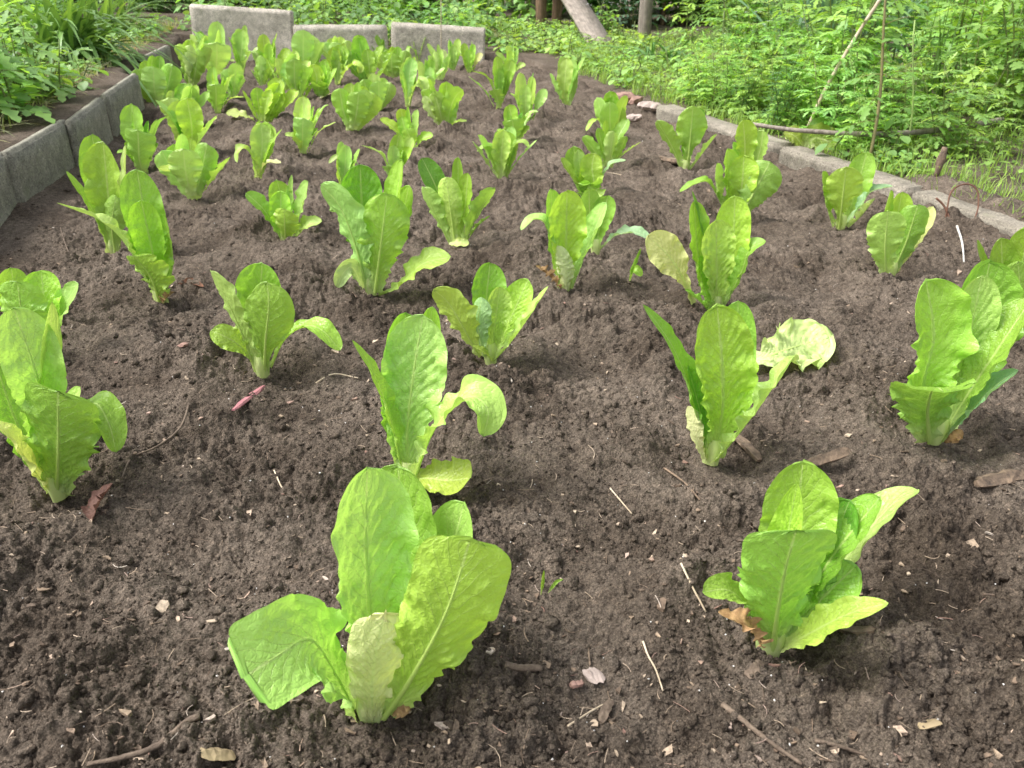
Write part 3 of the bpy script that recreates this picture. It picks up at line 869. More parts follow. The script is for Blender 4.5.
 (685, 168, 'romaine lettuce with two upright paddle leaves in front of the mossy kerb', .75, [
  ([(687, 167, 0), (690, 141, 0), (693, 106, 0)], 32, 175, 'g', dict(shape='spoon', teeth=.02, cup=.4)),
  ([(682, 167, 0), (672, 146, 0), (657, 121, 0)], 21, 140, 'g', {}),
  ([(690, 167, 0), (704, 151, 0), (717, 134, 0)], 15, -120, 'l', {}),
  ([(686, 166, .02), (688, 140, .02), (700, 108, .03)], 22, 0, 'd', {})]),
]

# base x, base y, top y, left x, right x, label, odd leaves (spine, width, face, tone)
FAR = [
 (142, 172, 103, 98, 166, 'big leafy romaine lettuce beside the joint of the left slabs', []),
 (195, 194, 133, 160, 216, 'romaine lettuce with a round yellow leaf on its right, near the left slabs', [([(200, 192, 0), (212, 180, 0), (230, 157, 0)], 22, -100, 'y'), ([(190, 192, 0), (178, 172, 0), (158, 168, -.01)], 14, 95, 'y')]),
 (190, 150, 96, 152, 218, 'bushy romaine lettuce with a small round yellow leaf, behind the yellow leaved one', [([(196, 148, 0), (206, 128, 0), (217, 118, 0)], 13, -90, 'p')]),
 (162, 106, 53, 141, 174, 'narrow romaine lettuce nearest the left slabs, with a tall dark upright leaf', []),
 (217, 112, 66, 196, 232, 'romaine lettuce with a bright upright leaf and a yellow leaf trailing right', [([(220, 110, 0), (230, 99, 0), (244, 97, -.01)], 6, -95, 'y')]),
 (192, 86, 34, 175, 207, 'romaine lettuce with one silvery leaf, under the tall back slab at its left end', [([(190, 84, -.02), (188, 65, -.02), (190, 45, -.02)], 15, 170, 'p')]),
 (216, 77, 20, 204, 230, 'tallest far lettuce under the tall back slab, left of its middle', []),
 (242, 74, 24, 228, 256, 'far lettuce under the right half of the tall back slab', []),
 (262, 86, 54, 252, 274, 'small pale lettuce in front of the ones under the tall back slab', []),
 (270, 77, 31, 256, 288, 'far lettuce below the right end of the tall back slab', []),
 (306, 79, 28, 290, 323, 'far lettuce with a yellow leaf, in front of the first low back slab', [([(304, 76, -.02), (300, 60, -.02), (294, 53, -.02)], 6, 90, 'y')]),
 (298, 97, 58, 281, 312, 'far lettuce half hidden behind the one with stiff narrow leaves', []),
 (263, 123, 77, 240, 290, 'spreading lettuce with a round pale leaf held out to the left', [([(258, 122, 0), (246, 116, -.01), (226, 113, -.02)], 17, 95, 'p')]),
 (258, 176, 117, 238, 286, 'romaine lettuce with a cream leaf drooping onto the soil in front', [([(258, 175, -.01), (266, 163, -.02), (281, 163, -.03)], 12, -95, 'c')]),
 (302, 151, 94, 287, 322, 'lettuce of stiff narrow leaves with one leaf held out to the right', [([(308, 150, 0), (319, 132, 0), (336, 122, -.01)], 8, -90, 'l'), ([(300, 151, -.01), (298, 143, -.02), (292, 138, -.02)], 10, 150, 'y')]),
 (338, 83, 42, 323, 360, 'far lettuce with wide pale leaves in front of the second low back slab', []),
 (350, 128, 79, 333, 372, 'lettuce with a silvery round leaf on its right, beside a pale fallen scrap', [([(354, 126, 0), (362, 108, 0), (367, 90, 0)], 18, -160, 'l')]),
 (370, 83, 34, 355, 392, 'far bushy lettuce below the joint of the low back slabs', []),
 (376, 108, 72, 360, 386, 'small bright lettuce right behind the silvery leaved one', []),
 (396, 77, 44, 386, 407, 'slim far lettuce right of the bushy one below the slab joint', []),
 (418, 62, 30, 409, 426, 'far lettuce with one round raised leaf, against the last low back slab', []),
 (408, 104, 53, 399, 426, 'tall slim lettuce with a pale shiny leaf, middle of the far rows', []),
 (440, 79, 42, 429, 449, 'far lettuce left of a thin pale string before the last back slab', []),
 (453, 70, 36, 444, 461, 'far lettuce in front of the middle of the last back slab', []),
 (469, 72, 40, 459, 481, 'single far lettuce in front of the right end of the last back slab', []),
 (445, 128, 78, 420, 466, 'dense upright lettuce with a pale broad leaf on its left', [([(440, 126, 0), (430, 112, 0), (424, 96, 0)], 18, 150, 'p'), ([(448, 127, -.01), (456, 122, -.02), (467, 121, -.02)], 8, -95, 'y')]),
 (412, 147, 105, 375, 430, 'low wide lettuce in front of the tall slim one in mid bed', []),
 (392, 181, 132, 362, 414, 'rounded lettuce directly behind the sturdy one', []),
 (343, 190, 141, 329, 363, 'thin lettuce of narrow leaves peeping up behind the sturdy one on its left', []),
 (499, 106, 55, 470, 512, 'lettuce with one long thin leaf arching left, behind the crowded trio', [([(494, 105, 0), (484, 90, 0), (468, 76, 0)], 6, 80, 'g')]),
 (526, 122, 69, 510, 546, 'lettuce with a pale rounded top leaf, at the back of the crowded trio', []),
 (515, 141, 104, 484, 538, 'lettuce in the middle of the crowded trio', []),
 (502, 177, 125, 473, 536, 'front lettuce of the crowded trio, splayed leaves on both sides', [([(506, 176, 0), (520, 158, 0), (537, 140, 0)], 8, -95, 'l'), ([(498, 176, 0), (485, 160, 0), (472, 141, 0)], 14, 120, 'l')]),
 (566, 105, 54, 548, 588, 'lettuce gone tall with thin leaves, at the far right of the bed before the path', []),
 (612, 140, 90, 585, 628, 'lettuce beside the brick pieces and white scrap at the right edge', []),
 (607, 166, 118, 580, 630, 'lettuce with a dark cupped leaf, in front of the one by the brick pieces', [([(610, 165, 0), (625, 153, 0), (641, 142, 0)], 11, -100, 'l')]),
 (588, 197, 145, 546, 612, 'rosette lettuce with a yellow round leaf hanging at its front', [([(592, 195, -.01), (598, 188, -.03), (592, 196, -.05)], 20, 170, 'y'), ([(594, 190, 0), (610, 165, 0), (626, 160, 0)], 11, -90, 'u')]),
 (232, 98, 62, 221, 246, 'small far lettuce left of the spreading one with a round pale leaf', []),
 (284, 88, 50, 270, 298, 'far lettuce squeezed between two others below the first low back slab', []),
 (322, 96, 60, 310, 336, 'small far lettuce above the pale fallen scrap', []),
 (203, 66, 30, 192, 216, 'far lettuce in the back left corner under the tall back slab', []),
 (384, 62, 34, 372, 396, 'far lettuce against the joint of the two low back slabs', []),
 (428, 94, 56, 418, 440, 'far lettuce right of the tall slim one in the far rows', []),
 (340, 64, 34, 328, 352, 'far lettuce against the first low back slab, right of its middle', []),
 (182, 128, 82, 168, 196, 'lettuce between the narrow one and the bushy one near the left slabs', []),
 (512, 73, 43, 496, 524, 'furthest lettuce at the back right corner of the bed', []),
]


SOURCES = [0, 1, 2, 3, 4, 6, 7, 8, 10, 12, 13, 16, 18, 19, 20, 22]


def far_plant(bx, by, top, xa, xb, label, odd):
    """far plants take the habit of one of the near ones, mirrored and resized"""
    r, b = lettuce(bx, by, label, pit=.8)
    q = random.Random(int(bx * 7 + by))
    grow = 1.18 if by < 100 else 1.0
    wid = (xb - xa) * grow; H = by - top
    src = NEAR[q.choice(SOURCES)]
    sx0, sy0, lv = src[0], src[1], src[4]
    lv = [l for l in lv if l[3] not in ('t', 'c', 'p', 'u') and not (l[3] == 'y') and not (len(l) > 4 and str(l[4].get('label', '')).startswith('torn'))]
    xs = [p[0] - sx0 for l in lv for p in l[0]]; ys = [sy0 - p[1] for l in lv for p in l[0]]
    flip = q.choice((-1, 1)); ptone = q.choice(('g', 'b', 'l', 'l'))
    if flip < 0: xs = [-v for v in xs]
    mx, mn, hh = max(xs), min(xs), max(ys)
    ky = H / hh
    kx = wid * 1.0 / max(mx - mn + .35 * lv[0][1], 1); kx = min(max(kx, ky * .7), ky * 1.12 * grow)
    shift = (xa + xb) / 2 - bx - kx * (mx + mn) / 2
    kz = H * depth_of(b) / (hh * depth_of(ground(sx0, sy0)))
    det = .55 if H > 40 else .45
    if len(lv) < 7:                                # fill the thin ones up with mirrored leaves
        more = []
        for l in lv[:7 - len(lv)]:
            more.append(([(2 * sx0 - x - 3, y + 8, dz * .6 + .015) for x, y, dz in l[0]], l[1], -l[2], l[3]) + tuple(l[4:]))
        lv = lv + more
    for l in lv:
        pts, w, face, tone = l[:4]; k = dict(l[4]) if len(l) > 4 else {}
        for z in ('rib', 'label'): k.pop(z, None)
        P = []
        for p in pts:
            h = (sy0 - p[1]) / hh
            P.append((bx + flip * kx * (p[0] - sx0) + shift * min(max(h, 0), 1) + q.uniform(-.04, .04) * wid * max(h, 0), by - ky * (sy0 - p[1]) * q.uniform(.93, 1.0), p[2] * kz))
        add_leaf(r, b, P, w * (kx * .6 + ky * .4) * q.uniform(.86, 1.08), face * flip + q.uniform(-15, 15), q.choice([tone, ptone, ptone]), rib=False, detail=det, **k)
    for pts, w, face, tone in odd:
        add_leaf(r, b, pts, w, face, tone, shape='spoon' if w > 9 else 'romaine', rib=False, detail=.45, teeth=.02, cup=.5)


def build_lettuces():
    for (bx, by, label, det, lv) in NEAR: hand_plant(bx, by, label, lv, det)
    for row in FAR: far_plant(*row)
# ------------------------------------------------------------------ slabs and kerb
import bmesh
from mathutils import Vector, Matrix, noise as mnoise


def slab(name, p, q, z0, z1, thick, label, cat, group, tint=(1, 1, 1), seed=0, tilt=0.0):
    """slab on edge; its front face runs from p to q, its body lies to the left of that run"""
    p = Vector((p[0], p[1], 0)); q = Vector((q[0], q[1], 0)); L = (q - p).length
    bm = bmesh.new()
    bmesh.ops.create_cube(bm, size=1)
    for v in bm.verts: v.co = Vector((v.co.x * L, v.co.y * thick, v.co.z * (z1 - z0)))
    bmesh.ops.bevel(bm, geom=bm.edges[:], offset=.006, segments=2, affect='EDGES')
    for axis, step in ((0, .03), (2, .03), (1, .03)):
        lo = [-L / 2, -thick / 2, -(z1 - z0) / 2][axis]; hi = -lo; k = lo + step
        while k < hi - .01:
            no = Vector((0, 0, 0)); no[axis] = 1; co = Vector((0, 0, 0)); co[axis] = k
            bmesh.ops.bisect_plane(bm, geom=bm.verts[:] + bm.edges[:] + bm.faces[:], plane_co=co, plane_no=no)
            k += step
    for v in bm.verts:
        n = mnoise.noise_vector(v.co * 22 + Vector((seed * 9.1, 3, 1)))
        m = mnoise.noise_vector(v.co * 70 + Vector((seed * 5.1, 7, 2)))
        edge = sum(abs(abs(v.co[i]) - h) < .009 for i, h in enumerate((L / 2, thick / 2, (z1 - z0) / 2)))
        v.co += n * .0010 + m * .0005
        if edge >= 2: v.co *= 1 - .012 * max(0, mnoise.noise(v.co * 30 + Vector((seed, 0, 0))) + .1)
    me = bpy.data.meshes.new(name); bm.to_mesh(me); bm.free()
    me.polygons.foreach_set('use_smooth', [True] * len(me.polygons))
    me.materials.append(CONC)
    o = bpy.data.objects.new(name, me); COL.objects.link(o)
    d = (q - p).normalized(); nrm = Vector((-d.y, d.x, 0))
    c = (p + q) / 2 + nrm * thick / 2
    o.location = (c.x, c.y, (z0 + z1) / 2)
    o.rotation_euler = (0, -tilt, math.atan2(d.y, d.x))
    o.color = (*tint, 1)
    tag(o, label, cat, group)
    return o


def build_slabs():
    zt = .128; g = 'concrete slabs edging the left side of the bed'
    for k, (a, b_, lab) in enumerate([
        ((-45, 182), (7, 151), 'nearest concrete edging slab at the left edge, its end chipped'),
        ((9, 153), (68, 119), 'long grey concrete edging slab on the left with soil banked against it'),
        ((73, 121), (104, 97), 'concrete edging slab on the left, second past the chipped one'),
        ((107, 95), (138, 73), 'concrete edging slab on the left under the drooping strap leaves'),
        ((143, 58), (170, 45), 'furthest concrete edging slab on the left, near the tall back slab')]):
        p, q = ground(*a, zt), ground(*b_, zt)
        slab('edging_slab', p, q, -.12, zt, .026, lab, 'edging slab', g, (.76, .77, .68), k)
    y = BACK_Y
    def top(x, py): return upright(x, py, y)
    for k, (x0, x1, py0, py1, lab, th, tint) in enumerate([
        (186, 289, 4, 11, 'tall pale concrete slab standing at the back left of the bed', .045, (1.7, 1.62, 1.52)),
        (292, 386, 25, 25, 'low concrete slab at the back of the bed, beside the tall one', .035, (1.5, 1.45, 1.36)),
        (389, 484, 22, 28, 'low concrete slab at the right end of the back edge', .035, (1.55, 1.48, 1.38))]):
        A, B_ = top(x0, py0), top(x1, py1)
        slab('back_slab', (A[0], y), (B_[0], y + .01), -.12, (A[2] + B_[2]) / 2, th, lab, 'edging slab', 'concrete slabs across the back of the bed', tint, 20 + k, math.atan2(B_[2] - A[2], B_[0] - A[0]))
    zt = .043
    for k, (a, b_, lab) in enumerate([
        ((1130, 268), (911, 191), 'nearest kerb slab on the right, crusted with soil'),
        ((906, 189), (779, 147), 'speckled kerb slab on the right behind the rounded lettuce'),
        ((775, 145), (656, 105), 'speckled kerb slab on the right beyond the big yellowish leaf')]):
        p, q = ground(*a, zt), ground(*b_, zt)
        slab('kerb_slab', q, p, -.12, zt, .072, lab, 'kerb slab', 'concrete kerb along the right side of the bed', (.74, .70, .62), 40 + k)
    # earth washed over the kerb top
    mb = MB(); n = 60; m = 14
    a = ground(895, 180, zt); b_ = ground(1040, 232, zt)
    t, s = np.meshgrid(np.linspace(0, 1, n), np.linspace(0, 1, m), indexing='ij')
    X = a[0] + (b_[0] - a[0]) * t + (.012 + .085 * s); Y = a[1] + (b_[1] - a[1]) * t + (.02 + .055 * s)
    Z = zt + .004 + .010 * np.sin(s * math.pi) * np.sin(t * math.pi) + .009 * perlin(X / .04, Y / .04, 4) + .005 * clods(X / .012, Y / .012, 9) - .010 * ((s - .5) * 2) ** 4 - .012 * ((t - .5) * 2) ** 6
    mb.add(np.stack([X, Y, Z], -1).reshape(-1, 3), grid_faces(m, n))
    o = mb.build('spilt_soil', SOIL); tag(o, 'dark soil washed over the top of the nearest right kerb slab', 'soil', kind='stuff')


# ------------------------------------------------------------------ weeds
def copy_tree(o, parent=None):
    c = o.copy(); COL.objects.link(c); c.parent = parent
    for ch in list(o.children): copy_tree(ch, c)
    return c


def unit(v):
    v = np.asarray(v, float); return v / (np.linalg.norm(v) + 1e-9)


def blade(mb, base, d, L, W, droop, n=6, fold=.25, lobes=0, twist=0.0, tipw=.0, power=1.0, rng=RNG):
    """one leaf or leaflet: three points across, folded on its midrib"""
    d = unit(d); up = np.array([0, 0, 1.0])
    side = np.cross(d, up); side = unit(side) if np.linalg.norm(side) > .05 else unit(rng.normal(size=3) * [1, 1, 0])
    if twist: side = unit(side * math.cos(twist) + np.cross(d, side) * math.sin(twist))
    t = np.linspace(0, 1, n)
    P = [np.asarray(base, float)]; cur = d.copy(); st = L / (n - 1)
    for i in range(n - 1):
        cur = unit(cur + np.array([0, 0, -1]) * droop / (n - 1)); P.append(P[-1] + cur * st)
    P = np.array(P)
    w = W / 2 * np.sin(np.clip(t * .97 + .03, 0, 1) ** power * math.pi) ** .75 + tipw
    if lobes: w = w * np.where(np.arange(n) % 2 == 0, .55, 1.12)
    w[-1] = W * .01; w[0] = max(w[0] * .5, W * .06)
    T = np.gradient(P, axis=0); Nn = np.array([unit(np.cross(side, x)) for x in T])
    V = np.concatenate([P - side * w[:, None] + Nn * (fold * w)[:, None], P, P + side * w[:, None] + Nn * (fold * w)[:, None]])
    Q = [(i, i + 1, n + i + 1, n + i) for i in range(n - 1)] + [(n + i, n + i + 1, 2 * n + i + 1, 2 * n + i) for i in range(n - 1)]
    mb.add(V, Q)
    return P


def compound(mb, sm_, base, az, el, L, pairs, ll, lw, droop, rng, lobes=1, n=7):
    d = np.array([math.cos(az) * math.cos(el), math.sin(az) * math.cos(el), math.sin(el)])
    m = 7; P = [np.asarray(base, float)]; cur = d.copy()
    for i in range(m - 1):
        cur = unit(cur + np.array([0, 0, -1]) * droop / m); P.append(P[-1] + cur * L / (m - 1))
    P = np.array(P)
    tube(sm_, P, np.linspace(.0013, .0006, m), 4, caps=False)
    for k in range(pairs):
        t = .38 + .55 * k / max(pairs - 1, 1); j = min(int(t * (m - 1)), m - 2); q = P[j] + (P[j + 1] - P[j]) * (t * (m - 1) - j)
        tg = unit(P[j + 1] - P[j]); sd = unit(np.cross(tg, [0, 0, 1]))
        for s in (-1, 1):
            blade(mb, q, tg * rng.uniform(.5, .8) + sd * s + np.array([0, 0, rng.uniform(-.1, .25)]), ll * rng.uniform(.75, 1.1) * (1.1 - .3 * abs(t - .6)), lw * rng.uniform(.8, 1.15), rng.uniform(.2, .7), n, .22, lobes, rng.uniform(-.35, .35), rng=rng)
    blade(mb, P[-1], P[-1] - P[-2], ll * 1.25, lw * 1.25, .4, n, .22, lobes, rng.uniform(-.3, .3), rng=rng)


def stem_path(rng, h, lean, n=7):
    a = rng.uniform(0, 6.28); b_ = rng.uniform(0, 6.28)
    t = np.linspace(0, 1, n)
    x = lean * h * t ** 1.5 * math.cos(a) + .02 * h * np.sin(t * 4 + b_); y = lean * h * t ** 1.5 * math.sin(a) + .02 * h * np.cos(t * 4 + b_)
    return np.stack([x, y, h * t - .01], 1)


def weed_lobed(seed, h, stems, ll=.042, lw=.017, pairs=3, spread=.10, lleaf=.11):
    rng = np.random.default_rng(seed); f, s = MB(), MB()
    for k in range(stems):
        P = stem_path(rng, h * rng.uniform(.65, 1), rng.uniform(.05, .35)) + [rng.uniform(-spread, spread), rng.uniform(-spread, spread), 0]
        tube(s, P, np.linspace(.0035, .0016, len(P)), 5)
        nl = int(11 * h / .5); az = rng.uniform(0, 6.28)
        for i in range(nl):
            t = .12 + .88 * i / nl; j = min(int(t * 6), 5); q = P[j] + (P[j + 1] - P[j]) * (t * 6 - j); az += 2.4
            compound(f, s, q, az, rng.uniform(.15, .8), lleaf * rng.uniform(.7, 1.1) * (1.15 - .5 * t), pairs, ll * (1.15 - .4 * t), lw * (1.1 - .3 * t), rng.uniform(.4, 1.0), rng)
        compound(f, s, P[-1], az + 1, 1.2, lleaf * .5, pairs, ll * .7, lw * .7, .3, rng)
    return f, s


def weed_broad(seed, h, stems, ll=.06, lw=.045, spread=.1, n=9):
    rng = np.random.default_rng(seed); f, s = MB(), MB()
    for k in range(stems):
        P = stem_path(rng, h * rng.uniform(.55, 1), rng.uniform(.1, .5)) + [rng.uniform(-spread, spread), rng.uniform(-spread, spread), 0]
        tube(s, P, np.linspace(.003, .0015, len(P)), 5)
        nl = max(4, int(8 * h / .35)); az = rng.uniform(0, 6.28)
        for i in range(nl):
            t = .25 + .75 * i / nl; j = min(int(t * 6), 5); q = P[j] + (P[j + 1] - P[j]) * (t * 6 - j); az += 2.4
            compound(f, s, q, az, rng.uniform(.0, .7), ll * 1.3 * rng.uniform(.7, 1.1), 1, ll * rng.uniform(.8, 1.1), lw, rng.uniform(.5, 1.1), rng, lobes=0, n=n)
    return f, s


def weed_whorl(seed, h, stems):
    rng = np.random.default_rng(seed); f, s = MB(), MB()
    for k in range(stems):
        P = stem_path(rng, h * rng.uniform(.7, 1), rng.uniform(.05, .25)) + [rng.uniform(-.05, .05), rng.uniform(-.05, .05), 0]
        tube(s, P, np.linspace(.002, .001, len(P)), 4)
        nl = int(h / .022); az = 0
        for i in range(nl):
            t = .1 + .9 * i / nl; j = min(int(t * 6), 5); q = P[j] + (P[j + 1] - P[j]) * (t * 6 - j); az += .5
            for m in range(6):
                a = az + m * 1.047; e = rng.uniform(.1, .5)
                blade(f, q, (math.cos(a) * math.cos(e), math.sin(a) * math.cos(e), math.sin(e)), .034 * (1.2 - .5 * t), .007, .35, 5, .1, rng=rng)
    return f, s


def weed_strap(seed, cnt, L, W, lean=(.2, 1.0), droop=(.8, 2.2), spread=.05, toward=None):
    rng = np.random.default_rng(seed); f = MB()
    for k in range(cnt):
        a = rng.uniform(0, 6.28) if toward is None else toward + rng.normal(0, .55)
        e = math.pi / 2 - rng.uniform(*lean)
        blade(f, (rng.uniform(-spread, spread), rng.uniform(-spread, spread), -.01), (math.cos(a) * math.cos(e), math.sin(a) * math.cos(e), math.sin(e)),
              L * rng.uniform(.6, 1.1), W * rng.uniform(.7, 1.15), rng.uniform(*droop), 11, .3, 0, rng.uniform(-.3, .3), power=.55, rng=rng)
    return f, None


def weed_flower(seed, h, stems):
    f, s = weed_broad(seed, h, stems, .03, .02, .07, 6)
    rng = np.random.default_rng(seed + 5); fls = []
    for k in range(26):
        fl = MB(); fls.append(fl)
        c = np.array([rng.normal(0, .09), rng.normal(0, .09), h * rng.uniform(.7, 1.1)])
        for m in range(5):
            a = m * 1.2566 + k; d = np.array([math.cos(a), math.sin(a), .15])
            blade(fl, c, d, .008, .007, .1, 3, .0, rng=rng)
    return f, s, fls


PETALW = mat_plain('white petals', (.80, .82, .84), .6)


def make_weed(name, parts, label, cat, group, col, fol_mat=None):
    r = empty(name, (0, 0, 0)); tag(r, label, cat, group)
    V, F = parts[0].data(); mesh_np('foliage', V, F, fol_mat or WEED, r, color=col)
    if len(parts) > 1 and parts[1] is not None:
        V, F = parts[1].data(); mesh_np('stem', V, F, STEM, r, color=(.16, .20, .06))
    if len(parts) > 2:
        for fl in parts[2]:
            V, F = fl.data(); mesh_np('flower', V, F, PETALW, r)
    return r


def put(tmpl, used, loc, rz, sc, label=None, col=None):
    """first call moves the plant itself, later calls copy it"""
    k = id(tmpl)
    o = tmpl if k not in used else copy_tree(tmpl)
    used.add(k)
    o.location = loc; o.rotation_euler = (0, 0, rz); o.scale = (sc,) * 3
    if label: o['label'] = label
    if col is not None:
        for ch in o.children:
            if ch.name.startswith('foliage'): ch.color = (*col, 1)
    return o


def vary(c, rng, v=.18):
    c = np.array(c) * rng.uniform(1 - v, 1 + v); c = c * np.array([rng.uniform(.85, 1.2), 1, rng.uniform(.8, 1.25)])
    return tuple(np.clip(c, 0, .8))


def scatter(rng, n, fx, fy, gap):
    pts = []
    for _ in range(n * 30):
        y = fy(rng); x = fx(rng, y)
        if all((x - a) ** 2 + (y - b_) ** 2 > gap * gap for a, b_ in pts):
            pts.append((x, y))
            if len(pts) >= n: break
    return pts


GREEN = (.29, .53, .12); LIGHT = (.37, .62, .15); DARK = (.15, .32, .08); BLUEG = (.22, .38, .24)


def build_weeds():
    rng = np.random.default_rng(21); used = set()
    # right of the kerb: tall lobed weeds
    g1 = 'tall lobed weeds beyond the right kerb'; l1 = 'leafy weed with deeply cut green leaves among the tall ones beyond the right kerb'
    T1 = [make_weed('lobed_weed', weed_lobed(300 + k, .55, 4, .052, .021, 4, .10, .14), l1, 'weed', g1, GREEN) for k in range(4)]
    for i, (x, y) in enumerate(scatter(rng, 84, lambda r, y: xr(min(y, 3.2)) + (.20 + .28 * max(0, y - 2.5)) + 1.9 * r.random() ** 1.2, lambda r: r.uniform(2.2, 5.2), .13)):
        near = x - xr(min(y, 3.2)) < .5
        if y > 3 and 528 < 512 + FPX * x / (y * math.cos(PITCH) + CAM_H * math.sin(PITCH)) < 668: continue
        ppx = 512 + FPX * x / (y * math.cos(PITCH) + CAM_H * math.sin(PITCH))
        if y > 3.5 and 735 < ppx < 915: continue
        low = .88 if 690 < ppx < 905 and y < 3.9 else 1
        if 785 < ppx < 1000 and y < 2.45: continue
        put(T1[i % 4], used, (x, y, RZ - .01), rng.uniform(0, 6.28), rng.uniform(.75, 1.15) * (.75 if near else 1.05) * low, col=vary(GREEN if rng.random() < .6 else LIGHT, rng))
    for i, (x, y) in enumerate(scatter(rng, 26, lambda r, y: xr(y) + .15 + .45 * r.random(), lambda r: r.uniform(2.15, 3.1), .11)):
        put(T1[i % 4], used, (x, y, RZ - .01), rng.uniform(0, 6.28), rng.uniform(.32, .52), col=vary(LIGHT, rng))
    # low herbs along the path beyond the kerb's far end
    g2 = 'low leafy herbs along the path on the right'; l2 = 'low light green herb growing along the path on the right'
    T2 = [make_weed('low_herb', weed_broad(320 + k, .10, 5, .026, .02, .07, 6), l2, 'weed', g2, LIGHT) for k in range(3)]
    for i, (x, y) in enumerate(scatter(rng, 70, lambda r, y: xr(y) + .14 + (.25 + .5 * max(0, y - 2.5)) * r.random(), lambda r: r.uniform(2.02, 5.4), .075)):
        put(T2[i % 3], used, (x, y, RZ - .01), rng.uniform(0, 6.28), rng.uniform(.6, 1.25), col=vary(LIGHT, rng))
    g9 = 'low herbs on the strip left of the slabs'; l9 = 'low green herb on the soil strip left of the slabs'
    T9 = [make_weed('low_herb', weed_broad(330 + k, .12, 6, .034, .026, .07, 7), l9, 'weed', g9, GREEN) for k in range(2)]
    for i, (x, y) in enumerate(scatter(rng, 26, lambda r, y: xl(y) + .0 - .07 - .55 * r.random() ** 1.3, lambda r: r.uniform(1.75, 4.6), .10)):
        put(T9[i % 2], used, (x, y, LZ - .01), rng.uniform(0, 6.28), rng.uniform(.6, 1.15), col=vary(GREEN if i % 2 else LIGHT, rng))
    for i, (x, y) in enumerate(scatter(rng, 46, lambda r, y: r.uniform(-.12, .75), lambda r: r.uniform(BACK_Y + .06, 6.4), .085)):
        o = put(T2[i % 3], used, (x, y, RZ - .01), rng.uniform(0, 6.28), rng.uniform(.8, 1.5), 'low herb closing off the far right end of the bed', vary(LIGHT, rng)); o['group'] = 'low herbs at the far right end of the bed'
    # behind the back slabs
    g3 = 'leafy plants behind the back slabs'; l3 = 'leafy green plant growing in the tangle behind the back slabs'
    T3 = [make_weed('leafy_plant', weed_broad(340 + k, .34, 6, .05, .034, .14, 7), l3, 'plant', g3, GREEN) for k in range(3)]
    clear = lambda x, y: 495 < 512 + FPX * x / (y * math.cos(PITCH) + CAM_H * math.sin(PITCH)) < 668
    for i, (x, y) in enumerate(scatter(rng, 48, lambda r, y: r.uniform(-2.1, .55), lambda r: BACK_Y + .22 + 2.0 * r.random() ** 1.4, .20)):
        if clear(x, y) and y < 6.4: continue
        put(T3[i % 3], used, (x, y, .02), rng.uniform(0, 6.28), rng.uniform(.5, .8) + .35 * max(0, y - BACK_Y - .5), col=vary(GREEN if i % 3 else DARK, rng))
    # far thicket closing the view
    g4 = 'bushes in the thicket at the far end of the garden'; l4 = 'dense green bush in the thicket at the far end of the garden'
    T4 = [make_weed('bush', weed_broad(360 + k, .9, 16, .075, .05, .32, 6), l4, 'bush', g4, DARK) for k in range(3)]
    for i, (x, y) in enumerate(scatter(rng, 44, lambda r, y: r.uniform(-5.0, 5.2), lambda r: r.uniform(6.9, 9.0), .45)):
        put(T4[i % 3], used, (x, y, .0), rng.uniform(0, 6.28), rng.uniform(.8, 1.4), col=vary(DARK if i % 2 else GREEN, rng))
    # more of the same on the far right and the far left, past the weeds in front
    g5 = 'shrubby weeds filling the ground between bed and thicket'; l5 = 'shrubby green weed standing between the bed and the far thicket'
    T5 = [make_weed('shrubby_weed', weed_lobed(380 + k, .7, 6, .05, .022, 3, .18, .13), l5, 'weed', g5, GREEN) for k in range(3)]
    pts = scatter(rng, 30, lambda r, y: r.uniform(.75, 3.9), lambda r: r.uniform(4.9, 6.8), .32) + scatter(rng, 14, lambda r, y: r.uniform(-4.2, -2.3), lambda r: r.uniform(4.2, 6.8), .35)
    for i, (x, y) in enumerate(pts):
        if clear(x, y) and y < 6: continue
        put(T5[i % 3], used, (x, y, .01), rng.uniform(0, 6.28), rng.uniform(.7, 1.15), col=vary(GREEN if i % 3 else BLUEG, rng))
    # strap leaved clumps, one label each
    def clump(px, py, z, cnt, L, W, label, col, seed, **k):
        p = ground(px, py, z)
        r = make_weed('strap_leaf_clump', weed_strap(seed, cnt, L, W, **k), label, 'plant', 'clumps of strap shaped leaves', col, STRAP)
        r.location = p
    zl = LZ
    clump(70, 62, zl, 130, .52, .023, 'large clump of strap leaves drooping over the left slabs', (.20, .36, .10), 401, lean=(.1, 1.1), droop=(1.2, 2.8), spread=.10, toward=-.5)
    clump(106, 36, zl, 70, .46, .020, 'clump of long strap leaves behind the one drooping over the left slabs', (.24, .40, .13), 402, lean=(.1, 1.2), droop=(1.0, 2.6), spread=.1, toward=-.4)
    clump(664, 62, RZ, 46, .42, .016, 'dark arching strap leaf clump by the grey post', (.10, .25, .06), 403, lean=(.5, 1.3), droop=(.9, 2.0), spread=.08)
    clump(800, 52, RZ, 70, .75, .022, 'blue green strap leaf clump in front of the old fence', (.20, .36, .23), 404, lean=(.02, .6), droop=(.3, 1.5), spread=.16)
    clump(862, 50, RZ, 60, .78, .022, 'blue green strap leaf clump right of the leaning cane', (.20, .36, .23), 405, lean=(.02, .6), droop=(.3, 1.5), spread=.16)
    clump(300, 10, .05, 40, .34, .011, 'wispy grass clump leaning over the low back slab', (.26, .36, .11), 406, lean=(.4, 1.3), droop=(.8, 2.0), spread=.05, toward=-1.2)
    clump(925, 112, RZ, 22, .42, .006, 'tuft of thin grass among the weeds on the right', (.2, .34, .08), 407, lean=(.02, .5), droop=(.2, 1.0), spread=.05)
    # white flowered
    g6 = 'weeds with tiny white flowers'; 
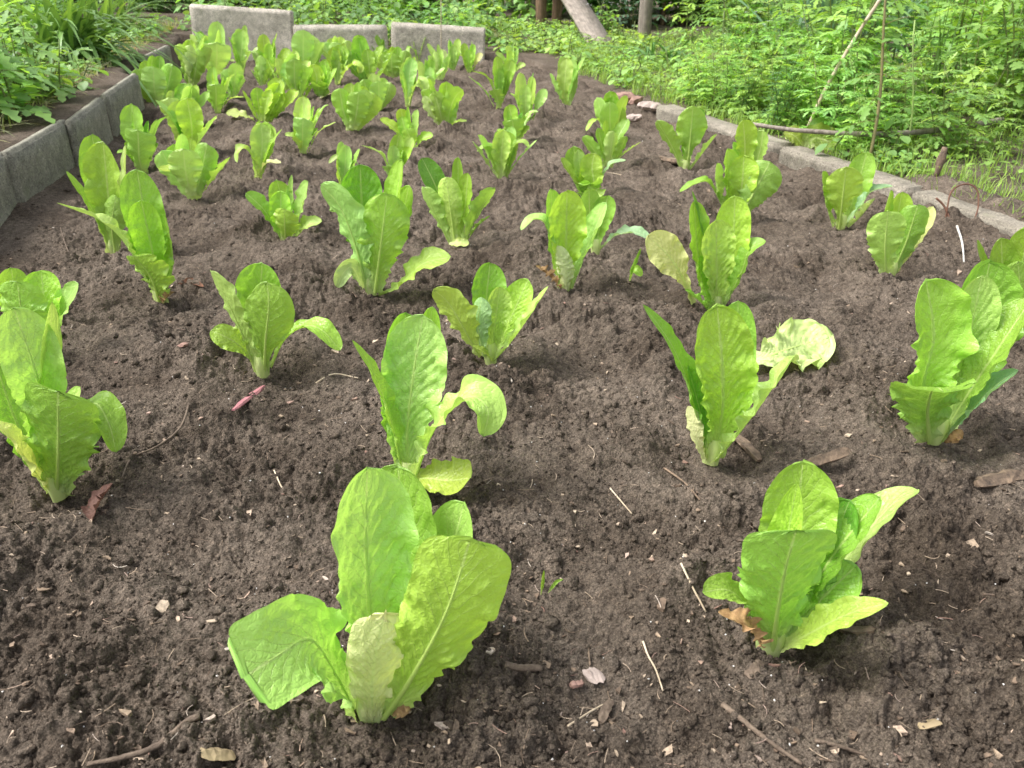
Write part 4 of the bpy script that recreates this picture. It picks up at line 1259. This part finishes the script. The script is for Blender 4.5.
    T6 = make_weed('flowering_weed', weed_flower(420, .26, 9), 'weed dotted with tiny white flowers', 'weed', g6, GREEN)
    for px, py, lab in ((800, 92, 'weed dotted with tiny white flowers below the leaning cane'), (752, 88, 'weed dotted with tiny white flowers left of the leaning cane'), (858, 82, 'weed dotted with tiny white flowers right of the leaning cane'), (600, 38, 'weed dotted with tiny white flowers between the plank and the grey post')):
        put(T6, used, ground(px, py, RZ), rng.uniform(0, 6.28), 1.0, lab)
    # whorled
    T7 = make_weed('whorled_weed', weed_whorl(430, .27, 4), 'weed with rings of narrow leaves up its stems', 'weed', 'weeds with rings of narrow leaves', (.13, .30, .10))
    for px, py, lab in ((776, 132, 'weed with rings of narrow leaves standing behind the right kerb'), (742, 118, 'weed with rings of narrow leaves left of its taller twin behind the kerb')):
        put(T7, used, ground(px, py, RZ), rng.uniform(0, 6.28), 1.0 if px > 760 else .75, lab)
    # broad leaved plants top left
    g8 = 'broad leaved plants at the left edge'
    T8 = [make_weed('broad_leaved_plant', weed_lobed(440 + k, .30, 8, .058, .034, 2, .10, .10), 'x', 'plant', g8, GREEN) for k in range(2)]
    for i, (px, py, sc, lab) in enumerate(((6, 118, .95, 'broad leaved green plant at the left edge, nearest the camera'), (42, 102, .8, 'broad leaved green plant overhanging the long left slab'), (14, 62, 1.15, 'tall broad leaved plant in the top left corner'), (-30, 88, 1.1, 'broad leaved plant cut off by the left edge'), (52, 44, 1.0, 'broad leaved plant left of the large strap leaf clump'))):
        put(T8[i % 2], used, ground(px, py, LZ), rng.uniform(0, 6.28), sc, lab, vary((.34, .57, .14), rng))
    # big yellowish leaf plant on the kerb
    p = ground(808, 150, RZ)
    r = empty('sprawling_weed', p); tag(r, 'weed with large yellowish green leaves resting on the right kerb', 'weed')
    for k, (pts, w, tone) in enumerate((([(806, 148, 0), (815, 138, -.01), (842, 146, -.05)], 30, (.30, .40, .05)), ([(806, 148, 0), (795, 136, -.0), (783, 133, .0)], 22, (.36, .46, .08)), ([(806, 148, 0), (820, 128, .03), (836, 128, .03)], 22, (.22, .38, .05)))):
        add_leaf(r, p, pts, w, 0, tone, shape='oval', up=1.5, cup=.4, detail=.5, teeth=.06, rib=False)
    # tall stalks
    def stalk(px, py, tx, ty, dist_off, rad, label, col, leaves, seed):
        b_ = ground(px, py, RZ); e = upright(tx, ty, b_[1] + dist_off); rr = np.random.default_rng(seed)
        r = empty('tall_stalk', b_); tag(r, label, 'weed stalk', 'tall stalks by the right kerb')
        f, s = MB(), MB(); t = np.linspace(0, 1, 9)[:, None]
        P = (e - b_) * t + np.array([.012, .008, 0]) * np.sin(t * 5); tube(s, P, np.linspace(rad, rad * .6, 9), 6)
        for k in range(leaves):
            i = 2 + int(k * 6 / max(leaves, 1)); a = rr.uniform(0, 6.28)
            compound(f, s, P[min(i, 8)] + rr.normal(0, .004, 3), a, rr.uniform(.0, .8), rr.uniform(.05, .1), 2, .036, .018, .8, rr)
        V, F = s.data(); mesh_np('stem', V, F, STEM, r, color=col)
        if leaves: V, F = f.data(); mesh_np('foliage', V, F, WEED, r, color=(.18, .36, .06))
    stalk(868, 166, 892, -25, .12, .0045, 'thick reddish green stalk rising from the right kerb', (.23, .20, .08), 9, 1)
    stalk(905, 158, 918, 20, .1, .003, 'thin pale green stalk right of the reddish one', (.30, .42, .12), 7, 2)
    stalk(848, 134, 862, 40, .1, .0028, 'thin brownish stalk left of the reddish one', (.25, .20, .11), 5, 3)
    stalk(1000, 92, 972, -20, .1, .003, 'bare dark brown stalk at the upper right', (.17, .10, .06), 0, 4)
    stalk(718, 96, 727, 10, .1, .003, 'green stalk standing between kerb and grey post', (.18, .24, .08), 10, 5)


def build_grass():
    rng = np.random.default_rng(50); mb = MB()
    def blades(x, y, z, L, W):
        n = len(x); a = rng.uniform(0, 6.28, n); bend = rng.uniform(.2, 1.1, n) * L; k = 4
        t = np.linspace(0, 1, k)[None]; ca, sa = np.cos(a)[:, None], np.sin(a)[:, None]
        h = L[:, None] * np.sin(t * rng.uniform(.9, 1.9, n)[:, None]) ; o = bend[:, None] * t ** 1.6
        w = W[:, None] * (1 - t * .92) / 2
        P = np.stack([x[:, None] + o * ca, y[:, None] + o * sa, z[:, None] + h], -1); S = np.stack([-sa, ca, np.zeros_like(sa)], -1)
        V = np.concatenate([P - S * w[..., None], P + S * w[..., None]], 1).reshape(-1, 3)
        b_ = (np.arange(n) * 2 * k)[:, None, None]
        q = np.array([(i, i + 1, k + i + 1, k + i) for i in range(k - 1)])[None]
        mb.add(V, (b_ + q).reshape(-1, 4))
    n = 26000
    y = 1.2 + 4.6 * rng.random(n) ** 1.3; x = xr(np.minimum(y, 3.9)) + .055 + rng.random(n) ** 1.4 * 1.7
    keep = (perlin(x / .12, y / .12, 6) + rng.normal(0, .3, n)) > -.25
    x, y = x[keep], y[keep]
    blades(x, y, np.full(len(x), RZ), rng.uniform(.018, .065, len(x)), rng.uniform(.0015, .004, len(x)))
    o = mb.build('grass', GRASS, color=(.34, .52, .11)); tag(o, 'short light green grass beyond the right kerb', 'grass', kind='stuff')
    mb2 = MB(); mb = mb2
    n = 5000
    y = 1.5 + 4.0 * rng.random(n); x = xl(y) - .06 - rng.random(n) ** 1.5 * 1.2
    blades_ = blades
    def run():
        pass
    # reuse the same builder on the left
    globals()['_gmb'] = mb2
    blades(x, y, np.full(len(x), LZ - .005), rng.uniform(.015, .06, len(x)), rng.uniform(.0015, .004, len(x)))
    o = mb2.build('dry_grass', GRASS, color=(.38, .42, .16)); tag(o, 'thin dry grass and shoots on the soil left of the slabs', 'grass', kind='stuff')
    # dead straw and leaf litter on the left strip and behind the slabs
    mbs = MB()
    n = 2600
    y = 1.4 + 3.6 * rng.random(n); x = xl(y) - .035 - rng.random(n) ** 1.6 * .9
    yb = BACK_Y + .07 + .5 * rng.random(500); xb = rng.uniform(-1.6, 0, 500)
    X = np.concatenate([x, xb]); Y = np.concatenate([y, yb]); Z = np.concatenate([np.full(n, LZ + .012), np.full(500, .11)])
    for i in range(len(X)):
        a = rng.uniform(0, 6.28); e = rng.normal(.1, .2)
        blade(mbs, (X[i], Y[i], Z[i] + rng.uniform(0, .012)), (math.cos(a) * math.cos(e), math.sin(a) * math.cos(e), math.sin(e)), rng.uniform(.02, .08), rng.uniform(.002, .006), rng.uniform(.1, .6), 5, .2, rng=rng)
    o = mbs.build('straw_litter', GRASS, color=(.36, .30, .19)); tag(o, 'dry straw and dead leaves littering the strip left of the slabs', 'plant litter', kind='stuff')
    # small round leaved ground cover
    mb3 = MB()
    n = 5200
    y = 1.9 + 3.8 * rng.random(n); x = xr(np.minimum(y, 3.9)) + .12 + rng.random(n) ** 1.5 * 1.4
    yb = BACK_Y + .10 + 1.6 * rng.random(1500); xb = rng.uniform(-2.2, .4, 1500)
    yl = 1.7 + 3.2 * rng.random(900); xl_ = xl(yl) - .12 - rng.random(900) * 1.0
    X = np.concatenate([x, xb, xl_]); Y = np.concatenate([y, yb, yl]); Z = np.concatenate([np.full(n, RZ), np.full(1500, .06), np.full(900, LZ)]) + rng.uniform(.004, .05, len(X))
    for i in range(len(X)):
        a = rng.uniform(0, 6.28); e = rng.uniform(-.1, .7)
        blade(mb3, (X[i], Y[i], Z[i]), (math.cos(a) * math.cos(e), math.sin(a) * math.cos(e), math.sin(e)), rng.uniform(.012, .03), rng.uniform(.008, .018), .5, 4, .15, rng=rng)
    o = mb3.build('ground_cover', WEED, color=(.30, .50, .09)); tag(o, 'carpet of tiny light green leaves along the path and around the bed', 'ground cover', kind='stuff')


# ------------------------------------------------------------------ posts, cane, branches
def board(name, p, q, w, t, mat, label, cat, group=None, seed=0):
    """rough board from p to q, w wide across the view"""
    p, q = Vector(p), Vector(q); L = (q - p).length
    bm = bmesh.new(); bmesh.ops.create_cube(bm, size=1)
    for v in bm.verts: v.co = Vector((v.co.x * w, v.co.y * t, v.co.z * L))
    bmesh.ops.bevel(bm, geom=bm.edges[:], offset=min(w, t) * .12, segments=2, affect='EDGES')
    k = -L / 2 + .04
    while k < L / 2 - .01:
        bmesh.ops.bisect_plane(bm, geom=bm.verts[:] + bm.edges[:] + bm.faces[:], plane_co=(0, 0, k), plane_no=(0, 0, 1)); k += .04
    for v in bm.verts: v.co += mnoise.noise_vector(v.co * 9 + Vector((seed, 0, 0))) * .004
    me = bpy.data.meshes.new(name); bm.to_mesh(me); bm.free(); me.materials.append(mat)
    me.polygons.foreach_set('use_smooth', [True] * len(me.polygons))
    o = bpy.data.objects.new(name, me); COL.objects.link(o)
    o.location = (p + q) / 2; o.rotation_mode = 'XYZ'
    o.rotation_euler = (q - p).to_track_quat('Z', 'Y').to_euler()
    return tag(o, label, cat, group)


def build_wood():
    g = 'old wooden posts behind the bed'
    def post(px, py, w, mat, lab, seed, h=1.1, lean=(0, 0)):
        b_ = ground(px, py, 0); board('wooden_post', (b_[0], b_[1], -.1), (b_[0] + lean[0], b_[1] + lean[1], h), w, .07, mat, lab, 'post', g, seed)
    post(541, 34, .075, BROWNWOOD, 'brown wooden post left of the leaning plank', 1)
    post(556, 33, .055, BROWNWOOD, 'thin brown wooden post touching the leaning plank', 2, lean=(.02, 0))
    post(533, 30, .04, GREYWOOD, 'narrow grey post at the left of the brown ones', 3)
    post(643, 44, .11, GREYWOOD, 'stout grey weathered post right of the leaning plank', 4, lean=(.01, 0))
    a, b_ = ground(604, 50, .02), upright(560, -22, ground(556, 33, 0)[1] - .07)
    board('leaning_plank', a, b_, .15, .03, GREYWOOD, 'grey weathered plank leaning on the brown posts', 'plank', None, 5)
    # fence behind the blue green clumps
    r = empty('board_fence', (2.1, 6.75, 0)); tag(r, 'old brown board fence behind the blue green strap leaves', 'fence')
    for k in range(16):
        o = board('board', (-1.1 + k * .15, 0, .0), (-1.1 + k * .15 + .004, 0, 1.15), .138, .022, BROWNWOOD, None, None, None, k); o.parent = r
    for z in (.35, .9):
        o = board('rail', (-1.2, -.035, z), (1.35, -.035, z), .04, .07, GREYWOOD, None, None, None, 60 + z); o.parent = r
    def stick(name, pts, r0, r1, mat, label, cat, sides=7, group=None, rough=.12):
        mb = MB(); C, L = catmull(pts, max(10, len(pts) * 5)); c0 = C[0].copy()
        tube(mb, C - c0, np.linspace(r0, r1, len(C)), sides, rough=rough)
        return tag(mb.build(name, mat, loc=c0), label, cat, group)
    a = ground(803, 138, RZ)
    stick('cane', [a, upright(826, 88, a[1] + .01), upright(850, 46, a[1] + .03), upright(879, 1, a[1] + .05), upright(892, -18, a[1] + .06)], .0054, .0048, CANE, 'pale dry cane leaning among the weeds on the right', 'cane')
    P = [ground(x, y, RZ + .06) for x, y in ((752, 124), (795, 130), (860, 134), (905, 133), (960, 127), (1002, 120))]
    stick('fallen_branch', P, .0055, .009, GREYWOOD, 'long grey branch lying on the ground beyond the kerb', 'branch')
    P = [ground(x, y, RZ + .015) for x, y in ((812, 118), (850, 123), (900, 124))]
    stick('fallen_branch', P, .004, .004, BARK, 'short dark branch behind the long grey one', 'branch')
    b_ = ground(934, 180, .05)
    mb = MB(); tube(mb, [(0, 0, -.01), (.002, 0, .02), (.006, .004, .045), (.009, .004, .072)], [.0045, .006, .0085, .006], 7, rough=.3)
    tag(mb.build('stump_stick', BARK, loc=b_), 'short rotten brown stick standing on the right kerb', 'stick')
    # rusty wire loop hanging over the kerb
    w = [ground(944, 235, .0), upright(948, 205, ground(944, 235, 0)[1]), upright(955, 187, 1.64), upright(974, 184, 1.66), upright(979, 200, 1.62), upright(973, 228, 1.56), upright(968, 236, 1.55)]
    y0 = w[0][1]; w = [w[0]] + [upright(px, py, y0 + d) for px, py, d in ((947, 210, .01), (952, 191, .03), (966, 184, .04), (977, 190, .03), (978, 208, .01), (972, 225, -.01), (970, 234, -.02))]
    stick('wire_loop', w, .0017, .0015, RUST, 'rusty wire loop sticking up at the right kerb', 'wire', 6)
    w = [upright(px, py, y0 + d) for px, py, d in ((936, 198, .03), (944, 206, .02), (950, 220, .0), (953, 236, -.01))]
    stick('wire_loop', w, .0022, .0016, RUST, 'short rusty wire end twisted beside the wire loop', 'wire', 6)

    # ---- debris on the soil
    def S(x, y, lift=.0045):
        p = ground(x, y, 0)
        for _ in range(3):
            z = float(soil_height(np.array([p[0]]), np.array([p[1]]))[0]); p = ground(x, y, z + lift)
        return p
    gt = 'twigs and straws lying on the soil'
    for pts, r0, r1, mat, lab in [
        (((681, 563), (692, 586), (706, 612)), .0010, .0008, CANE, 'thin white straw lying left of the squat lettuce'),
        (((643, 641), (648, 655), (656, 670), (663, 691)), .0009, .0007, CANE, 'bent tan twig left below the squat lettuce'),
        (((722, 704), (745, 722), (770, 742), (802, 764)), .0024, .0014, TWIG, 'grey brown twig at the bottom edge below the squat lettuce'),
        (((815, 740), (845, 748), (870, 757)), .0018, .0012, TWIG, 'short twig at the bottom edge, right of the long one'),
        (((122, 478), (132, 458), (158, 446), (180, 428), (189, 405)), .0010, .0016, TWIG, 'curved dark root thread behind the dead brown leaf'),
        (((88, 764), (128, 756), (160, 744), (186, 722), (200, 716)), .0016, .0028, TWIG, 'dark curved root at the bottom left corner'),
        (((316, 383), (334, 374), (358, 378)), .0012, .0010, CANE, 'pale straw right of the small rounded lettuce'),
        (((957, 226), (962, 242), (964, 262)), .0022, .0014, WHITE, 'white stick on the soil below the wire loop'),
        (((610, 488), (620, 500), (632, 514)), .0009, .0007, CANE, 'thin straw in the middle of the foreground soil'),
        (((568, 726), (590, 712), (612, 700)), .0009, .0008, CANE, 'thin bent straw at the bottom by the brick pieces'),
        (((505, 664), (520, 668), (541, 668)), .0030, .0028, TWIG, 'small grey wood peg right of the largest lettuce'),
        (((664, 468), (684, 482), (700, 500)), .0014, .0010, BARK, 'brown twig in front of the shiny leaved lettuce'),
        (((60, 226), (64, 240), (70, 256)), .0011, .0009, TWIG, 'thin root below the left slabs'),
        (((274, 470), (280, 484), (284, 490)), .0009, .0007, CANE, 'tiny straw right of the dead brown leaf'),
        (((640, 164), (668, 158), (700, 164)), .0012, .0010, CANE, 'straw behind the paddle leaved lettuce'),
        (((575, 180), (600, 172), (628, 176)), .0011, .0009, CANE, 'thin tan twig right of the rosette lettuce'),
        (((440, 76), (441, 50), (441, 20)), .0015, .0015, WHITE, None)]:
        if lab is None:
            b_ = ground(*pts[0]); P = [upright(x, y, b_[1]) for x, y in pts] + [upright(441, -12, b_[1] + .02)]
            stick('plant_string', P, .0022, .0022, CANE, 'thin pale stake standing before the low back slab', 'stake', 5); continue
        q_ = np.array(pts, float); k_ = np.linspace(0, len(q_) - 1, 11)
        Pz = np.array([S(x, y, .002) for x, y in zip(np.interp(k_, range(len(q_)), q_[:, 0]), np.interp(k_, range(len(q_)), q_[:, 1]))])
        A_ = np.polyfit(k_, Pz[:, 2], 1); fit = np.polyval(A_, k_); fit += np.percentile(Pz[:, 2] - fit, 75)      # a stiff stick rests on the higher lumps
        z_ = [float(np.interp(i, k_, fit)) for i in range(len(q_))]
        stick('twig', [ground(x, y, z) for (x, y), z in zip(pts, z_)], r0, r1, mat, lab, 'twig', 6, gt, .18)

    def chip(name, x, y, x2, y2, wid, thick, mat, label, cat, group=None, lift=.004, seed=0):
        """irregular lump between two points of the soil"""
        p, q = S(x, y, lift), S(x2, y2, lift); r = np.random.default_rng(seed + int(x)); n, m = 9, 7
        T = q - p; L = np.linalg.norm(T); T = T / L; Sd = unit(np.cross(T, [0, 0, 1])); Up = np.cross(Sd, T)
        a = np.linspace(0, 2 * math.pi, m, endpoint=False); V = []
        for i in range(n):
            t = i / (n - 1); e = max(1 - abs(2 * t - 1) ** 6, .3) ** .5
            off = Sd * wid * .25 * math.sin(t * 3 + seed) * .6
            for j in range(m):
                k = e * (1 + .28 * math.sin(j * 2.1 + seed * 3) + r.normal(0, .13))
                V.append(T * L * (t - .5) + off + Sd * wid / 2 * k * math.cos(a[j]) + Up * thick / 2 * k * math.sin(a[j]))
        Q = [(i * m + j, i * m + (j + 1) % m, (i + 1) * m + (j + 1) % m, (i + 1) * m + j) for i in range(n - 1) for j in range(m)]
        mb = MB(); mb.add(V, Q); c = len(V)
        V2 = np.vstack([np.array(V), np.mean(V[:m], 0), np.mean(V[-m:], 0)])
        F3 = [(c, (j + 1) % m, j) for j in range(m)] + [(c + 1, (n - 1) * m + j, (n - 1) * m + (j + 1) % m) for j in range(m)]
        mesh = mesh_np(name, V2, [np.array(Q), np.array(F3)], mat, None, smooth=False, loc=(p + q) / 2)
        return tag(mesh, label, cat, group)
    gw = 'pieces of wood and bark on the soil'
    chip('wood_chip', 806, 463, 850, 451, .014, .009, BARK, 'brown wood chip right of the upright shiny lettuce', 'wood chip', gw, .006, 1)
    chip('wood_chip', 736, 434, 758, 461, .014, .008, BARK, 'dark bark sliver propped at the foot of the upright shiny lettuce', 'wood chip', gw, .008, 2)
    chip('wood_chip', 976, 484, 1032, 474, .016, .010, BARK, 'half buried piece of bark at the right edge', 'wood chip', gw, .002, 3)
    chip('wood_chip', 649, 157, 683, 163, .022, .014, BARK, 'short log piece beside the paddle leaved lettuce', 'wood chip', gw, .008, 4)
    chip('wood_chip', 202, 756, 232, 752, .012, .004, TAN, 'tan wood chip at the bottom left of the largest lettuce', 'wood chip', gw, .003, 5)
    chip('wood_chip', 840, 628, 876, 630, .020, .008, BARK, 'dark flat bark piece right of the squat lettuce', 'wood chip', gw, .004, 6)
    chip('wood_chip', 746, 676, 762, 662, .008, .004, TWIG, 'small brown chip below the squat lettuce', 'wood chip', gw, .003, 7)
    chip('wood_chip', 918, 726, 942, 724, .008, .003, TAN, 'pale chip in the bottom right corner', 'wood chip', gw, .003, 8)
    chip('wood_chip', 600, 722, 612, 700, .006, .003, TWIG, 'brown chip at the bottom, left of the bent tan twig', 'wood chip', gw, .003, 9)
    chip('wood_chip', 182, 346, 206, 344, .022, .008, BRICK, 'reddish crumbling lump left of the small rounded lettuce', 'lump', None, .002, 10)
    chip('stone', 588, 680, 600, 672, .012, .007, STONE, 'pale pink stone at the bottom of the bed', 'stone', 'stones and brick bits on the soil', .003, 11)
    chip('stone', 571, 686, 582, 682, .008, .006, BRICK, 'small red brick bit left of the pale pink stone', 'stone', 'stones and brick bits on the soil', .003, 12)
    chip('stone', 616, 98, 630, 95, .05, .035, BRICK, 'larger red brick piece at the far end of the kerb', 'stone', 'stones and brick bits on the soil', .015, 13)
    chip('stone', 630, 102, 642, 100, .045, .03, BRICK, 'small red brick piece at the far end of the kerb', 'stone', 'stones and brick bits on the soil', .015, 14)
    chip('stone', 640, 104, 660, 108, .06, .03, STONE, 'grey rubble stone where the kerb ends', 'stone', 'stones and brick bits on the soil', .012, 15)
    chip('scrap', 624, 120, 642, 117, .03, .02, STONE, 'white scrap at the foot of the far kerb', 'scrap', None, .01, 16)
    chip('onion_skin', 234, 410, 263, 386, .0075, .005, PETAL, 'pink papery sliver lying between two lettuces on the left', 'skin', None, .008, 17)

    def lying_leaf(name, pts, wpx, tone, label, cat, lift=.006, **k):
        P = [S(x, y, lift + (z if (z := (pp[2] if len(pp) > 2 else 0)) else 0)) for pp in pts for x, y in [pp[:2]]]
        b_ = P[0]; r = empty(name, b_); tag(r, label, cat)
        W = wpx * depth_of(P[len(P) // 2]) / FPX
        part = k.pop('part', 'blade')
        leaf_world(r, np.array(P) - b_, W, 0, tone, rib=k.pop('rib', False), name=part, **k)
    lying_leaf('fallen_leaf', [(748, 362), (775, 353, .004), (803, 344, .006), (830, 336, .004)], 56, (.60, .74, .27), 'pale fallen lettuce leaf lying right of the shiny leaved lettuce', 'leaf', .012, shape='romaine', up=1.9, cup=.25, teeth=.08, rib=True, ruffle=.09, puck=1.6, torn=.12)
    lying_leaf('dead_leaf', [(92, 520), (98, 503, .006), (112, 484, .012)], 27, (.15, .07, .045), 'curled dead brown leaf near the left edge', 'leaf', .004, shape='oval', up=.3, cup=1.1, teeth=.02, mat=DRY)
    lying_leaf('dead_leaf', [(178, 284), (190, 282, .004), (203, 287)], 9, (.22, .08, .04), 'small red brown dead leaf right of the leaning lettuce', 'leaf', .004, shape='oval', up=1, cup=.8, mat=DRY)
    lying_leaf('fallen_leaf', [(320, 98), (330, 94), (341, 92)], 7, (.62, .6, .36), 'cream fallen scrap of leaf between the far rows', 'leaf', .008, shape='oval', up=1, cup=.6)
    b_ = S(630, 279); PLANT = empty('seedling', b_); tag(PLANT, 'tiny green seedling left of the pale khaki leaf', 'seedling')
    add_leaf(PLANT, b_, [(629, 280, 0), (633, 266, 0), (641, 248, 0)], 6, 40, 'g', shape='lance', rib=False, detail=.4)
    add_leaf(PLANT, b_, [(630, 278, 0), (635, 270, -.01), (642, 276, -.015)], 11, -90, 'g', shape='oval', rib=False, detail=.4)
    b_ = S(543, 590); r = empty('seedling', b_); tag(r, 'tiny grass seedling in a hollow in the foreground', 'seedling')
    add_leaf(r, b_, [(541, 590, 0), (544, 570, 0)], 4, 20, 'g', shape='lance', rib=False, detail=.4)
    add_leaf(r, b_, [(548, 588, 0), (556, 582, 0), (563, 579, 0)], 4, 0, 'g', shape='oval', rib=False, detail=.4)
# ------------------------------------------------------------------ light, camera, build
def build_world():
    w = bpy.data.worlds.new('World'); scene.world = w; w.use_nodes = True
    nt = w.node_tree; nt.nodes.clear()
    out = nt.nodes.new('ShaderNodeOutputWorld'); bg = nt.nodes.new('ShaderNodeBackground')
    sky = nt.nodes.new('ShaderNodeTexSky'); sky.sky_type = 'NISHITA'; sky.sun_disc = False
    el, az = math.radians(SUN_EL), math.radians(SUN_AZ)
    sky.sun_elevation = el; sky.sun_rotation = az
    sky.dust_density = 4.0; sky.air_density = 1.2; sky.altitude = 50
    hs = nt.nodes.new('ShaderNodeHueSaturation'); hs.inputs['Saturation'].default_value = .30
    nt.links.new(sky.outputs[0], hs.inputs['Color']); nt.links.new(hs.outputs[0], bg.inputs[0])
    bg.inputs[1].default_value = SKY
    nt.links.new(bg.outputs[0], out.inputs[0])
    L = bpy.data.lights.new('sun', 'SUN'); L.energy = SUN; L.angle = math.radians(SUN_ANGLE); L.color = (1, .97, .93)
    o = bpy.data.objects.new('sun', L); COL.objects.link(o)
    d = Vector((math.sin(az) * math.cos(el), math.cos(az) * math.cos(el), math.sin(el)))   # towards the sun
    o.rotation_euler = d.to_track_quat('Z', 'Y').to_euler(); o.location = d * 20


SUN_EL, SUN_AZ, SUN, SUN_ANGLE, SKY, EXPO = 55, -92, 1.95, 26, .105, 1.27
cam = bpy.data.cameras.new('camera'); co = bpy.data.objects.new('camera', cam); COL.objects.link(co)
co.location = (0, 0, CAM_H); co.rotation_euler = (math.pi / 2 - PITCH, 0, 0)
cam.sensor_width = 36; cam.lens = 36 * FPX / 1024; cam.clip_start = .02; cam.clip_end = 400
cam.dof.use_dof = True; cam.dof.focus_distance = .85; cam.dof.aperture_fstop = 18.0
scene.camera = co

build_world()
build_lettuces()
build_soil(); build_ground(); build_crumbs(); build_litter()
build_slabs(); build_weeds(); build_grass(); build_wood()

scene.render.engine = 'CYCLES'
scene.cycles.use_denoising = True
scene.cycles.denoising_prefilter = 'ACCURATE'
scene.cycles.max_bounces = 8; scene.cycles.transparent_max_bounces = 4; scene.cycles.transmission_bounces = 6
scene.view_settings.view_transform = 'Standard'; scene.view_settings.look = 'None'
scene.view_settings.exposure = EXPO; scene.view_settings.gamma = 1
